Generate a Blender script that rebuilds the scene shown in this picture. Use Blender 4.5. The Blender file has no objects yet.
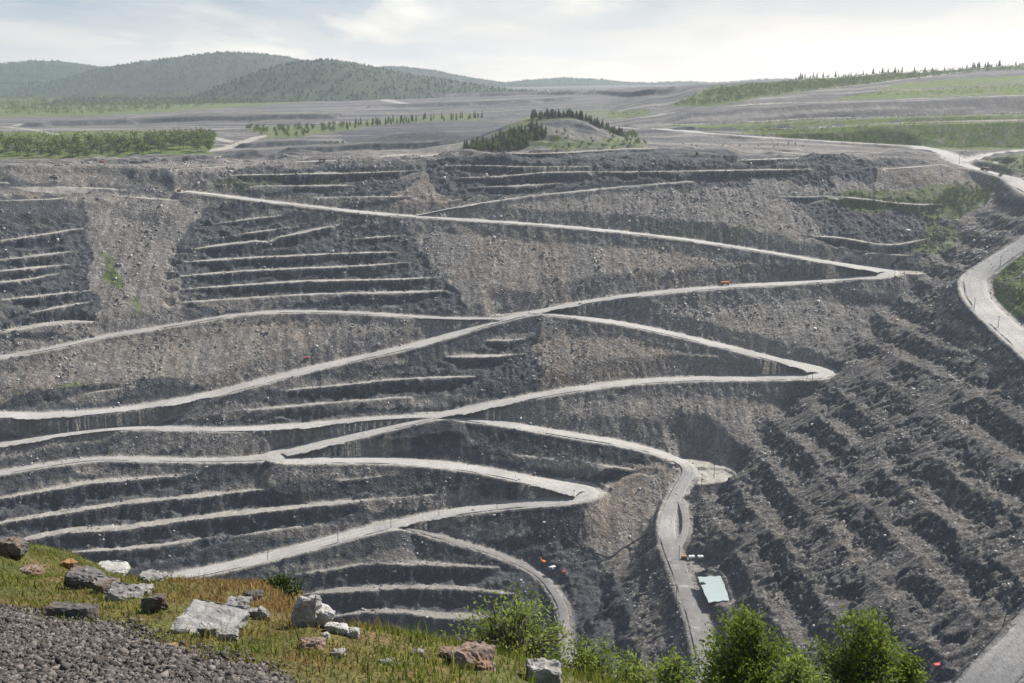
import bpy, math, random
import numpy as np
PI = math.pi
R = math.radians
random.seed(7)
rng = np.random.default_rng(7)
scene = bpy.context.scene
COL = scene.collection

# ------------------------------------------------------------------ camera
FPX = 1098.0
PITCH = math.atan(256.5 / FPX)
CP, SP = math.cos(PITCH), math.sin(PITCH)
cam_d = bpy.data.cameras.new('camera'); cam = bpy.data.objects.new('camera', cam_d); COL.objects.link(cam)
cam_d.sensor_width = 36.0; cam_d.lens = 36.0 * FPX / 1024.0
cam_d.clip_start = 0.1; cam_d.clip_end = 40000
cam.location = (0, 0, 0); cam.rotation_euler = (PI / 2 - PITCH, 0, 0)
scene.camera = cam

def ray(u, v):
    a = (np.asarray(u, float) - 512.0) / FPX
    b = (341.5 - np.asarray(v, float)) / FPX
    return np.stack([a, CP + b * SP, -SP + b * CP], -1)

def tan_dep(v):                      # z / y of a picture row
    b = (341.5 - np.asarray(v, float)) / FPX
    return (SP - b * CP) / (CP + b * SP)

# ------------------------------------------------------------------ noise
def _tab(seed): return np.random.default_rng(seed).random((256, 256))
_TABS = [_tab(s) for s in range(40)]
def vnoise(x, y, seed=0):
    t = _TABS[seed % 40]
    xi = np.floor(x).astype(np.int64); yi = np.floor(y).astype(np.int64)
    fx = x - xi; fy = y - yi
    fx = fx * fx * (3 - 2 * fx); fy = fy * fy * (3 - 2 * fy)
    x0 = xi & 255; x1 = (xi + 1) & 255; y0 = yi & 255; y1 = (yi + 1) & 255
    a = t[x0, y0]; b = t[x1, y0]; c = t[x0, y1]; d = t[x1, y1]
    return (a + (b - a) * fx) * (1 - fy) + (c + (d - c) * fx) * fy
def fbm(x, y, octv=4, seed=0, gain=0.5):          # about -1 .. 1
    s = 0; amp = 1.0; tot = 0
    for o in range(octv):
        c, sn = math.cos(0.6 * o + .3), math.sin(0.6 * o + .3)
        s = s + amp * (2 * vnoise((x * c - y * sn) * 2 ** o + 17.3 * o, (x * sn + y * c) * 2 ** o - 9.1 * o, seed + o) - 1)
        tot += amp; amp *= gain
    return s / tot
def ridged(x, y, octv=4, seed=0):
    s = 0; amp = 1.0; tot = 0
    for o in range(octv):
        c, sn = math.cos(0.7 * o + .2), math.sin(0.7 * o + .2)
        s = s + amp * (1 - np.abs(4 * vnoise((x * c - y * sn) * 2 ** o + 5.3 * o, (x * sn + y * c) * 2 ** o + 3.1 * o, seed + o) - 2).clip(0, 1))
        tot += amp; amp *= 0.55
    return s / tot
def sstep(a, b, x):
    t = np.clip((x - a) / (b - a), 0, 1); return t * t * (3 - 2 * t)
def smin(a, b, k):
    h = np.clip(0.5 + 0.5 * (b - a) / k, 0, 1); return b + (a - b) * h - k * h * (1 - h)
def smax(a, b, k): return -smin(-a, -b, k)

# ------------------------------------------------------------------ the shape of the pit
FLOOR_Z = -392.0
def far_wall(x, y):
    c = 0.00055 * np.minimum(x + 40, 0) ** 2
    return -388 + 0.65 * (y - 720 + np.minimum(c, 110))
def right_wall(x, y):
    return -302 + 0.596 * ((x - 174) - 0.05 * (y - 852))

PU = np.array([-300, 0, 130, 230, 320, 400, 470, 530, 600, 660, 700, 760, 830, 900, 1024, 1300], float)
PY = np.array([1250, 1330, 1400, 1440, 1480, 1495, 1560, 1600, 1680, 1760, 1900, 2200, 3000, 4500, 7000], float)
PV = np.array([
 [164,158,144,137.5,136.5,136,133.5,133,131.5,130,127,121,109,99,89],
 [164,158,144,137.5,136.5,136,133.5,133,131.5,130,127,121,109,99,89],
 [163,158,145,138,136.5,136,133.5,133,131.5,130,127,121,109,98,89],
 [160,155,149,147,145,144,141,139,135,132,126,116,105,96,88],
 [157,151,146,145,143,142,139,137,133,130,125,115,103,95,88],
 [155,149,145,144,142,141,138,136,132,129,124,114,101,94,88],
 [153,148,144,143,141,140,137,135,131,127,122,112,99,92,87],
 [152,146,142,140,138,137,134,132,128,125,119,109,97,90,86],
 [153,146,141,138,136,135,131,129,125,121,114,104,94,88,85],
 [154,145,138,134,133,130,128,122,118,113,106,93,88,86,85],
 [155,144,137,132,131,127,124,113,110,106,98,85,84,84,84],
 [157,147,139,131,130,125,121,108,106,101,94,82,82,82,83],
 [157,149,143,128,126,121,118,104,102,96,90,78,79,80,82],
 [157,151,147,125,123,118,116,101,99.5,93,86,73,75,77,80],
 [157,152,148,122,120,115,113.5,97,96,90,82,66,70,73,78],
 [157,152,148,120,118,112,111,92,91,84,76,56,62,68,75]])
PZ = -PY[None, :] * tan_dep(PV)
def plateau(x, y):
    u = 512 + 1127.0 * x / np.maximum(y, 300)
    yy = np.clip(y, 1250, 6999)
    ui = np.clip(np.searchsorted(PU, u) - 1, 0, len(PU) - 2); yi = np.clip(np.searchsorted(PY, yy) - 1, 0, len(PY) - 2)
    fu = np.clip((u - PU[ui]) / (PU[ui + 1] - PU[ui]), 0, 1); fy = np.clip((yy - PY[yi]) / (PY[yi + 1] - PY[yi]), 0, 1)
    fu = fu * fu * (3 - 2 * fu)
    z = (PZ[ui, yi] * (1 - fu) + PZ[ui + 1, yi] * fu) * (1 - fy) + (PZ[ui, yi + 1] * (1 - fu) + PZ[ui + 1, yi + 1] * fu) * fy
    kx, ky = x - 52, y - 1335                                   # the wooded knoll on the rim
    sx = np.where(kx < 0, 92, 74)
    z = z + 34 * np.exp(-np.abs(kx / sx) ** 2.6 - np.abs(ky / 62) ** 2.4)
    z = z + 15 * np.exp(-np.abs((x + 112) / 74) ** 2.5 - np.abs((y - 1405) / 40) ** 2.5)
    return z
def near_wall(x, y): return -20 - 0.92 * (y - 24) + 0.0 * x
def base(x, y):
    pit = smax(far_wall(x, y), right_wall(x, y), 14)
    pit = np.maximum(pit, FLOOR_Z)
    pit = np.maximum(pit, near_wall(x, y))
    top = np.where(y < 1000, -60 + 0 * x, plateau(x, y)) if True else 0
    w = sstep(950, 1150, y)
    top = (-66) * (1 - w) + plateau(x, y) * w
    nz = near_wall(x, y)
    return np.where(y < 430, np.maximum(smin(pit, top, 10), np.minimum(nz, pit)), smin(pit, top, 10))

def hit(u, v, tmin=330.0, tmax=7500.0, fn=base):
    """the point of the ground that shows in this direction (n,3)"""
    u = np.atleast_1d(np.asarray(u, float)); v = np.atleast_1d(np.asarray(v, float))
    d = ray(u, v)
    ts = np.geomspace(tmin, tmax, 1500)
    lo = np.full(len(u), tmin); hi = np.full(len(u), tmax); found = np.zeros(len(u), bool)
    for i in range(1, len(ts)):
        p = d * ts[i]
        below = (p[:, 2] < fn(p[:, 0], p[:, 1])) & ~found
        hi[below] = ts[i]; lo[below] = ts[i - 1]; found |= below
        if found.all(): break
    for _ in range(18):
        m = (lo + hi) / 2; p = d * m[:, None]
        b = p[:, 2] < fn(p[:, 0], p[:, 1])
        hi = np.where(b, m, hi); lo = np.where(b, lo, m)
    return d * hi[:, None]

def spline(pts, step):
    """Catmull-Rom through the points, resampled about every `step`"""
    p = np.asarray(pts, float)
    P = np.vstack([2 * p[0] - p[1], p, 2 * p[-1] - p[-2]])
    out = []
    for i in range(1, len(P) - 2):
        n = max(2, int(np.linalg.norm((P[i + 1] - P[i])) / step))
        t = np.linspace(0, 1, n, endpoint=False)[:, None]
        a, b, c, d = P[i - 1], P[i], P[i + 1], P[i + 2]
        # limited tangents keep tight bends from overshooting
        l = np.linalg.norm(c - b) + 1e-9
        m1 = (c - a) / 2; m2 = (d - b) / 2
        for m in (m1, m2):
            k = np.linalg.norm(m)
            if k > l: m *= l / k
        out.append((2*t**3-3*t**2+1)*b + (t**3-2*t**2+t)*m1 + (-2*t**3+3*t**2)*c + (t**3-t**2)*m2)
    out.append(P[-2][None])
    return np.vstack(out)

def trace(px, step=5.0, smooth=30.0):
    """a line seen in the photograph, laid on the ground of the pit"""
    q = spline(px, 4.0)
    w = hit(q[:, 0], q[:, 1])
    seg = np.linalg.norm(np.diff(w[:, :2], axis=0), axis=1); s = np.r_[0, np.cumsum(seg)]
    n = max(3, int(s[-1] / step) + 1)
    ss = np.linspace(0, s[-1], n)
    w = np.stack([np.interp(ss, s, w[:, k]) for k in range(3)], -1)
    r = max(1, int(smooth / (s[-1] / (n - 1)) / 2))
    for k, rr in ((2, r), (0, 1), (1, 1)):
        for _ in range(2):
            a = np.pad(w[:, k], rr, mode='reflect', reflect_type='odd') if len(w) > rr else w[:, k]
            if len(w) > rr: w[:, k] = np.convolve(a, np.ones(2 * rr + 1) / (2 * rr + 1), 'valid')
    return w

# ------------------------------------------------------------------ lines traced in the photograph
ROADS = [  # name, half width in metres, points
 ('haul_road', 9.5, [(186,191.5),(215,194),(245,199),(280,203),(312,207),(343,210),(385,215),(440,218),(500,222),(560,226),(640,234),(700,241),(760,251),(820,261),(858,266),(880,270),(888,273.5),(880,277),(860,279),(800,282.5),(740,286),(680,290),(620,297),(575,303),(545,310),(510,317),(480,325),(440,339),(400,350),(340,362),(290,374),(240,388),(190,400),(120,411),(60,416),(28,418),(0,416),(-30,413)]),
 ('haul_road', 6.5, [(505,316),(460,318.5),(430,318.5),(380,314),(320,311.5),(270,311),(225,315),(200,321),(150,330),(110,334),(85,340),(60,348),(25,355),(-20,360)]),
 ('haul_road', 9.2, [(535,312),(555,314),(580,317),(620,322),(660,331),(700,340),(740,350),(780,361),(805,368),(822,373),(815,377.5),(790,379),(740,378.5),(690,378.5),(640,381),(600,385),(560,391),(520,399),(480,407),(440,415),(400,425),(360,435),(320,445),(292,451),(276,455),(290,459),(330,460.5),(380,460.5),(420,462),(460,466),(500,473),(540,482),(570,487.5),(588,491.5),(575,497.5),(540,503),(490,507),(440,513.5),(400,522),(370,530),(330,541),(290,552),(250,562),(205,572),(150,583),(90,592)]),
 ('haul_road', 6.4, [(440,414),(405,415),(350,420.5),(280,428.5),(220,431),(170,428),(120,427),(70,433),(30,440),(0,446),(-30,450)]),
 ('haul_road', 6, [(285,457),(255,460.5),(230,462),(180,461),(140,459),(100,456),(60,462),(30,468),(-30,478)]),
 ('haul_road', 8, [(435,416),(460,417),(480,419),(510,424),(545,431),(580,437),(620,442),(660,449),(682,456),(690,466),(686,478),(679,492),(672,510),(667,528),(669,545),(675,560),(683,580),(690,600),(697,620),(702,640),(711,675),(716,705)]),
 ('haul_road', 4.8, [(395,526),(440,538),(490,550),(525,562),(545,578),(555,597),(563,616),(566,640),(571,668),(574,700)]),
 ('haul_road', 4, [(413,216),(425,213),(440,210),(480,203),(520,197),(570,192),(620,187),(690,181.5)]),
 ('haul_road', 12, [(660,129),(690,131.5),(730,135),(790,139),(840,142),(900,145.5),(935,150.5),(955,158),(980,168),(1010,182),(1040,196)]),
 ('haul_road', 9, [(962,159),(985,155),(1010,152),(1040,149)]),
 ('haul_road', 13, [(1048,228),(1010,254),(988,271),(975,284),(976,297),(990,312),(1011,331),(1036,352),(1060,374)]),
 ('haul_road', 12, [(1070,596),(1040,628),(1008,662),(975,700)]),
 ('side_track', 4.5, [(681,505),(686,520),(684,534),(678,546)]),
]
TRACKS = [
 (2.6,[(586,485),(598,486.5),(604,492),(606,502),(601,512)]),  # narrow pale tracks and water-washed strips of the upper terraces: half width, points
 (5,[(-20,163.5),(0,163.2),(40,162.4),(80,160.5),(150,159),(215,157.5)]),
 (5,[(10,185.5),(75,187.5),(118,189)]),(6,[(-20,184),(9,182)]),
 (5,[(150,172),(190,168.5),(240,165.5)]),(6,[(282,162),(315,161),(350,160),(390,156.5),(412,154)]),
 (9,[(378,157),(413,153.5)]),
 (4,[(0,200.5),(40,200),(85,196.5)]),(4,[(120,196),(150,198.5),(195,201)]),
 (5,[(700,148),(730,149.5),(770,151),(812,155)]),(5,[(832,153),(860,153.5),(900,154)]),(5,[(808,156),(870,158),(935,160)]),
 (4,[(880,169),(915,167),(945,164)]),
 (9,[(208,152),(232,146),(250,140),(266,135)]),(9,[(214,137),(232,143)]),
 (6,[(0,126),(25,129),(45,132),(60,135)]),(5,[(12,126),(30,123),(55,122)]),
 (7,[(60,134.5),(110,132.5),(150,132)]),(6,[(90,118),(130,117.5),(200,112.5),(300,110)]),
 (8,[(200,130),(240,128.5)]),(7,[(300,111),(405,109)]),
 (16,[(362,95.5),(375,97.5),(390,101),(412,105)]),(8,[(300,124),(345,122),(390,121)]),
 (6,[(611,119),(640,118),(680,111)]),(7,[(614,126.5),(640,129)]),
 (7,[(713,108),(760,104),(845,101.5),(913,99),(1060,94)]),
 (5,[(660,125),(742,122.5),(811,118.5),(913,116.5),(1060,112)]),
 (5,[(735,131),(845,126),(913,122.5),(1060,119)]),
 (6,[(770,92),(850,86),(930,76),(990,69),(1040,66)]),
]
BENCHES = [  # half width, points on the pale strip
 # upper left group
 (4.5,[(-20,244),(20,238),(45,234),(82,228)]),(4.5,[(-20,262),(25,257),(80,250)]),(4.5,[(-20,273),(30,268),(72,264)]),
 (4.5,[(-20,284),(30,279),(68,271)]),(4.5,[(0,300),(45,295),(92,290)]),(4,[(20,315),(60,307),(92,301)]),
 (8,[(-20,334),(10,330),(45,324),(85,321.5),(115,324)]),
 # middle group
 (4.5,[(186,250),(210,246),(245,242),(285,236),(320,228),(352,222)]),(4.5,[(183,262),(240,258),(300,255),(350,253),(403,251.5)]),
 (4.5,[(180,276),(240,271),(300,268),(355,266),(412,262)]),(4.5,[(181,289),(240,285),(297,281),(343,280),(400,279),(440,277)]),
 (4.5,[(180,302),(240,299),(297,295),(345,293),(400,292),(447,290.5)]),(4,[(330,307),(380,306.5),(418,306)]),
 (4.5,[(212,224),(265,217),(300,214)]),(4.5,[(232,235),(262,231),(298,226)]),(4,[(352,239),(405,235)]),(4,[(348,228),(400,224)]),
 (5,[(232,175),(290,174),(350,173),(420,170)]),(5,[(245,186),(290,185.5),(355,185)]),(5,[(290,198),(350,197),(410,196)]),
 # under the middle junction
 (4.5,[(478,340.5),(510,340),(536,337)]),(6,[(440,357),(470,355.5),(500,355.5),(526,353.5)]),(4,[(330,369),(375,366),(412,364)]),
 (4.5,[(200,396),(240,393),(273,390),(340,384.5),(400,378.5),(485,376)]),(4.5,[(165,419),(212,412.5),(280,407),(345,401.5),(400,398),(482,392.5)]),
 (4,[(60,398),(100,392),(140,385)]),
 # lower left
 (4.5,[(105,453),(150,446),(192,443)]),
 (5.5,[(-30,503),(0,498),(62,486),(113,479),(160,476),(210,472)]),(5.5,[(-30,530),(0,522),(62,512),(120,503),(171,498),(236,491),(300,482),(350,477.5),(425,471)]),
 (5.5,[(-10,545),(20,540),(68,530),(120,528),(191,518),(273,509),(340,502),(395,498.5),(504,491)]),
 (5,[(40,556),(80,551),(120,549),(175,543),(222,535)]),(5,[(235,536),(262,532),(308,527),(345,522),(388,518)]),(5,[(120,570),(150,568),(195,564)]),
 (4.5,[(330,451),(370,447),(410,443)]),(4.5,[(485,452),(540,458),(600,465),(640,470)]),(4,[(425,529),(480,531),(530,533),(556,535)]),
 # lowest wall
 (5,[(262,575),(312,571),(365,562.5),(400,561),(437,564),(500,567)]),(5,[(290,596),(338,590),(400,586.5),(464,588),(520,594)]),
 (4.5,[(320,622),(346,612.5),(395,610.5),(437,615),(482,617),(530,622)]),
 # wall under the wooded knoll
 (5,[(410,158),(450,153),(550,153),(620,149),(660,148)]),(4,[(440,166),(480,165),(540,167),(600,166)]),(4,[(460,177.5),(500,176.5),(540,172.5),(620,171)]),
 (4,[(470,187),(510,186),(560,183)]),(5,[(737,160),(780,158.5),(812,157.5)]),(5,[(600,172),(680,171),(735,170),(815,169)]),
 # benches of the right hand corner
 (5,[(820,196),(860,198),(905,204),(945,204)]),(4.5,[(812,236),(850,238),(885,246),(930,238)]),(4.5,[(840,250),(875,254),(915,255)]),
 (4,[(780,196.5),(810,197),(830,196)]),
]
PADS = [
 (17,[(858,271.5),(882,273.5)]),(16,[(798,371),(818,374)]),(14,[(562,490.5),(582,492)]),(9,[(276,455.5),(300,455)]),(13,[(425,415),(450,414.5)]),(12,[(500,314),(560,311.5)]),(12,[(395,525),(380,527)]), # flat, pale pieces of ground beside the roads: half width, points
 (17,[(693,457),(705,462),(715,467)]),(15,[(700,478),(715,473)]),(8,[(5,446),(25,444)]),
 (9,[(530,312),(555,310)]),(9,[(900,272),(915,272)]),(6,[(664,552),(690,556),(704,558)]),
 (8,[(1000,160),(975,158)]),
]
ROCK_POLY = [
 [(532,119),(590,116),(602,134),(545,138)],[(335,132),(400,123),(490,121),(515,128),(480,143),(400,149),(335,145)],
 [(-40,198),(60,195),(85,215),(85,235),(92,290),(100,315),(60,324),(-40,332)],
 [(180,245),(205,210),(300,205),(395,222),(425,260),(466,305),(420,314),(270,308),(190,312),(174,300)],
 [(455,335),(545,318),(535,350),(552,395),(500,404),(430,416),(300,428),(30,444),(-40,440),(-40,400),(60,390),(150,383),(300,380),(400,352)],
 [(-40,470),(270,463),(530,480),(600,500),(580,540),(640,600),(600,680),(300,680),(-40,600)],
 [(290,446),(440,420),(520,428),(620,445),(650,460),(600,485),(530,476),(430,461)],
 [(-40,452),(60,440),(120,433),(100,450),(-40,475)],
 [(420,160),(650,150),(830,158),(900,166),(870,180),(600,188),(460,200),(430,185)],
 [(800,200),(900,195),(960,225),(930,260),(880,262),(820,245)],
 [(220,168),(340,165),(420,180),(380,200),(240,190)],
]
GREEN_POLY = [
 ([(97,248),(106,250),(122,280),(118,290),(106,275)],.8),([(120,290),(135,300),(140,318),(128,310)],.5),
 ([(820,192),(880,188),(960,186),(1000,188),(975,215),(930,222),(900,208),(850,212)],.75),
 ([(920,225),(950,222),(960,236),(925,240)],.6),([(912,236),(955,234),(950,252),(915,252)],.6),
 ([(985,266),(1040,236),(1040,312),(1005,300)],.85),
 ([(-40,132),(150,131),(215,133),(215,156),(100,158),(-40,160)],.95),
 ([(250,128),(320,125),(410,117),(480,113),(480,120),(390,124),(300,137),(266,138)],.8),
 ([(500,128),(540,112),(610,110),(630,120),(590,120),(540,124)],.5),([(455,152),(500,132),(535,118),(545,140),(600,140),(640,132),(640,148),(560,150)],.6),
 ([(672,106),(712,86),(800,80),(900,73),(1040,62),(1040,68),(960,72),(850,86),(760,98),(712,107)],.9),
 ([(830,100),(870,93),(1040,83),(1040,94),(900,98)],1.0),([(870,91),(910,82),(1040,74),(1040,81)],1.0),
 ([(670,124),(740,121.5),(913,115.5),(1060,111.5),(1060,104),(913,108),(830,113),(740,118)],0.0),
 ([(655,126),(742,123.5),(913,117),(1060,113),(1060,118),(913,121.5),(845,125),(735,130)],.9),
 ([(735,131.5),(845,126.5),(913,123),(1060,120),(1060,150),(960,150),(900,144),(790,137)],1.0),
 ([(608,112),(650,109),(650,116),(612,118)],.8),([(205,178),(280,172),(270,187),(215,186)],.35),([(230,180),(340,178),(330,184),(240,186)],.35),
 ([(980,160),(1040,152),(1040,176),(1005,172)],.6),([(230,196),(262,200),(240,205)],.4),
 ([(50,386),(78,384),(80,388),(52,390)],.6),([(600,224),(660,218),(760,230),(720,238)],.3),
 ([(-40,118),(100,116),(200,110),(400,95),(210,96),(-40,100)],.9),
 ([(780,310),(800,300),(806,330),(790,340)],0.0),
]
BROWN_POLY = [
 ([(460,230),(560,228),(580,290),(520,305),(470,280)],.6),([(620,240),(700,245),(720,280),(640,288)],.7),
 ([(530,330),(620,330),(690,360),(640,378),(560,385),(540,360)],.8),([(840,370),(900,300),(930,290),(905,340),(870,372)],.7),
 ([(600,470),(660,455),(660,540),(600,560),(580,520)],.8),([(0,345),(90,340),(200,335),(180,385),(60,395),(0,400)],.4),
 ([(760,480),(830,470),(880,540),(800,600)],.2),([(860,225),(960,180),(1000,170),(900,178),(850,185)],.7),
 ([(700,150),(900,150),(930,156),(700,146)],.8),([(880,268),(960,240),(960,250),(900,285)],.5),
 ([(400,180),(440,170),(470,200),(420,212),(380,205)],.6),([(200,325),(300,318),(330,340),(220,372)],.4),
]
# ------------------------------------------------------------------ terrain grid
def axis(knots):
    out = [knots[0][0]]
    for (a, _), (b, st) in zip(knots[:-1], knots[1:]):
        n = max(1, int(round((b - a) / st))); out += list(a + (b - a) * np.arange(1, n + 1) / n)
    return np.array(out)
GX = axis([(-4600,0),(-3000,160),(-1300,40),(-720,8),(-430,2.2),(110,1.25),(430,.95),(440,1.25),(700,2.5),(1300,9),(3000,50),(4600,160)])
GY = axis([(14,0),(380,8),(440,1.8),(760,.95),(1240,1.0),(1460,1.8),(1700,2.6),(2300,6),(3400,16),(7900,80)])
X, Y = np.meshgrid(GX, GY, indexing='ij')
H = base(X, Y)
PITM = sstep(-60, -88, H) * sstep(1290, 1200, Y) * sstep(300, 420, Y)
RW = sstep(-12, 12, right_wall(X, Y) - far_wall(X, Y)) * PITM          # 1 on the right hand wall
PLAT = 1 - PITM

def inpoly(x, y, poly):
    ins = np.zeros(x.shape, bool); n = len(poly)
    for i in range(n):
        x1, y1 = poly[i]; x2, y2 = poly[(i + 1) % n]
        if y1 == y2: continue
        c = ((y1 > y) != (y2 > y)) & (x < (x2 - x1) * (y - y1) / (y2 - y1) + x1)
        ins ^= c
    return ins
NX1 = fbm(X / 26, Y / 26, 4, 1); NX2 = fbm(X / 24, Y / 24, 4, 6)
far = np.clip(Y / 1100, .6, 3)
def area(polys, warp=14.0, feather=False):
    m = np.zeros_like(X)
    for poly in polys:
        s = 1.0
        if isinstance(poly, tuple): poly, s = poly
        if s == 0: continue
        a = np.array(poly, float)
        b = np.vstack([np.linspace(a[i], a[(i + 1) % len(a)], 5)[:-1] for i in range(len(a))])
        w = hit(b[:, 0], b[:, 1])[:, :2]
        x0, y0 = w.min(0) - 80; x1, y1 = w.max(0) + 80
        i0, i1 = np.searchsorted(GX, [x0, x1]); j0, j1 = np.searchsorted(GY, [y0, y1])
        if i1 <= i0 or j1 <= j0: continue
        sl = (slice(i0, i1), slice(j0, j1))
        k = warp * np.clip(far[sl], .6, 1.6)
        q = inpoly(X[sl] + k * NX1[sl], Y[sl] + k * NX2[sl], w) * s
        m[sl] = np.maximum(m[sl], q)
    return m
A_rock = area(ROCK_POLY); A_green = area(GREEN_POLY, 9.0); A_brown = area(BROWN_POLY, 30.0)
A_flat = np.zeros_like(X); A_dark = np.zeros_like(X)

# --- loose ground: low swells, fans and gullies down the slope
talus = PITM * (1 - A_rock)
FALLU = (X + 0.45 * Y)                                       # across the fall of the right wall
H += (2.6 * fbm(X / 60, Y / 60, 4, 3)) * PITM * (1 - .7 * RW)
H += (1.1 * fbm(X / 9, Y / 70, 3, 8) + 0.7 * fbm(X / 4, Y / 9, 3, 12)) * talus * (1 - RW)
STREAM = sstep(-.05, .35, fbm(X / 16, Y / 75, 3, 18)) * (1 - RW) + sstep(.0, .4, fbm(X / 60, Y / 15, 3, 19)) * RW
GRAIN = np.random.default_rng(5).random(X.shape)
A_stone = PITM * np.where(GRAIN > .86 - .16 * STREAM, ((GRAIN - .66) / .34), 0) ** 2
H += A_stone * (.35 + 1.1 * STREAM) * 1.15
H += 0.55 * fbm(X / 2.6, Y / 2.6, 2, 22) * PITM
H += 1.6 * fbm(X / 50, Y / 50, 5, 14) * PLAT * sstep(4000, 1800, Y)
# --- broken rock: buttresses and clefts
ck = A_rock * PITM
H += (3.0 * (ridged(X / 22, Y / 30, 4, 5) - .5) + 1.4 * (ridged(X / 6, Y / 9, 3, 9) - .5)) * ck
# --- the right wall: worn benches running along it, with scree between
def right_detail():
    global H, A_dark
    n1 = fbm(X / 42, Y / 46, 3, 17); n2 = fbm(X / 10, Y / 12, 3, 21)
    el = right_wall(X, Y) + 2.2 * n1 + 1.0 * n2 + .05 * Y
    stp = 14.5
    q = el / stp; f = q - np.floor(q)
    face = np.where(f < .56, f * .36, .2016 + (f - .56) / .44 * .7984)            # scree, then a short steep ledge
    ter = (np.floor(q) + face) * stp
    bro = sstep(-.22, -.06, fbm(X / 30 + 3.7 * np.floor(q), Y / 34, 5, 25, .62) + .55 * (ridged(X / 7, Y / 6, 3, 34) - .5))
    keep = RW * (0.2 + 0.8 * bro)
    H += (ter - el) * keep
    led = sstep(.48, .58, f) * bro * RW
    H += led * (5.0 * (ridged(X / 10, Y / 6, 5, 29) - .45) + 2.2 * (ridged(X / 3.2, Y / 3.0, 2, 31) - .5))
    H += RW * (1 - led) * (1.2 * fbm(Y / 4.0, X / 60, 3, 33) + .8 * (ridged(Y / 7, X / 34, 3, 36) - .5))
    H += RW * 1.5 * (ridged((X + .2 * Y) / 24, (Y - .2 * X) / 15, 5, 38) - .5)
    H += RW * 1.5 * (ridged(X / 7 + .15 * Y, Y / 4.2, 3, 26) - .5) * sstep(-.2, .3, n1)
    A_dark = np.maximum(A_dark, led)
right_detail()

# --- lines cut into the ground
TIPS = hit([886, 820, 584, 280], [273, 374, 492, 455])[:, :2]
def tip_width(w):
    d = np.hypot(w[:, None, 0] - TIPS[None, :, 0], w[:, None, 1] - TIPS[None, :, 1]).min(1)
    return 1 + .85 * np.exp(-(d / 38) ** 2)
def carve(w, hw, su, sd, reach=34.0, wob=1.2, dust=1.0, sink=0.0, berm=0.0, wear=True, taper=0.0, vary=0.0, face=0.0, down=False):
    global H
    S = np.r_[0, np.cumsum(np.linalg.norm(np.diff(w[:, :2], axis=0), axis=1))]
    LW = np.ones(len(w))
    if berm or sink: LW = LW * tip_width(w)
    if vary: LW = LW + vary * fbm(S / 26, S * 0 + w[0, 0], 3, 11) * 1.6
    if taper: LW = LW * np.clip(np.minimum(S + 4, S[-1] - S + 4) / taper, .15, 1)
    x0, y0 = w[:, :2].min(0) - reach - hw; x1, y1 = w[:, :2].max(0) + reach + hw
    i0, i1 = np.searchsorted(GX, [x0, x1]); j0, j1 = np.searchsorted(GY, [y0, y1])
    sl = (slice(i0, i1), slice(j0, j1))
    if i1 - i0 < 2 or j1 - j0 < 2: return
    D = np.full((i1 - i0, j1 - j0), 1e9); Z = np.zeros_like(D); LWD = np.ones_like(D); SIDE = np.zeros_like(D)
    for k_, (a, b) in enumerate(zip(w[:-1], w[1:])):
        m = reach + hw
        k0, k1 = np.searchsorted(GX, [min(a[0], b[0]) - m, max(a[0], b[0]) + m]) - i0
        l0, l1 = np.searchsorted(GY, [min(a[1], b[1]) - m, max(a[1], b[1]) + m]) - j0
        k0, l0 = max(k0, 0), max(l0, 0)
        xs = GX[i0 + k0:i0 + k1, None]; ys = GY[None, j0 + l0:j0 + l1]
        dx, dy = b[0] - a[0], b[1] - a[1]; L = dx * dx + dy * dy + 1e-9
        t = np.clip(((xs - a[0]) * dx + (ys - a[1]) * dy) / L, 0, 1)
        d = np.hypot(xs - a[0] - t * dx, ys - a[1] - t * dy)
        s = D[k0:k1, l0:l1]; z = a[2] + t * (b[2] - a[2])
        q = d < s
        SIDE[k0:k1, l0:l1][q] = ((ys - a[1] - t * dy) + 0 * xs)[q]
        s[q] = d[q]; Z[k0:k1, l0:l1][q] = z[q]; LWD[k0:k1, l0:l1][q] = (LW[k_] + t * (LW[k_ + 1] - LW[k_]))[q]
    near = D < 1e8
    D = D + hw * (1 - LWD)
    D = D + wob * (NX1[sl] + fbm(X[sl] / 5, Y[sl] / 5, 2, 35)) 
    e = np.maximum(D - hw, 0)
    fade = sstep(reach, reach * .6, e)
    h = H[sl]
    c = np.minimum(h, Z + su * e) if down else np.clip(h, Z - sd * e, Z + su * e)
    h2 = np.where(near, h + (c - h) * fade, h)
    ins = sstep(hw + .3, hw - 1.2, D) * near
    if wear: h2 = h2 + ins * .25 * fbm(X[sl] / 3, Y[sl] / 3, 2, 37)
    if berm: h2 = h2 + near * berm * np.exp(-((D - hw - 1.0) / 1.1) ** 2)
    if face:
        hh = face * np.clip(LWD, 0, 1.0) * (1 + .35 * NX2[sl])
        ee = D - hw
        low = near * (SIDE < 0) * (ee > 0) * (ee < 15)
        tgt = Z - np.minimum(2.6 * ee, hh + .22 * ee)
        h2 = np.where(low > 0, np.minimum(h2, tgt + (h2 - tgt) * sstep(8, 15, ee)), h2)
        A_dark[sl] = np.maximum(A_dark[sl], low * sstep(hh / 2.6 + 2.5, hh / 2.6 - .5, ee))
    if sink: h2 = h2 - sink * sstep(hw + .2, hw - .8, D) * near
    H[sl] = h2
    A_flat[sl] = np.maximum(A_flat[sl], ins * dust)
    if berm: A_flat[sl] = np.maximum(A_flat[sl], near * .7 * dust * sstep(hw + 4.5, hw, D + 3 * NX2[sl]))
    A_rock[sl] = A_rock[sl] * (1 - ins * near)
    A_green[sl] = A_green[sl] * (1 - ins * near)

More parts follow.
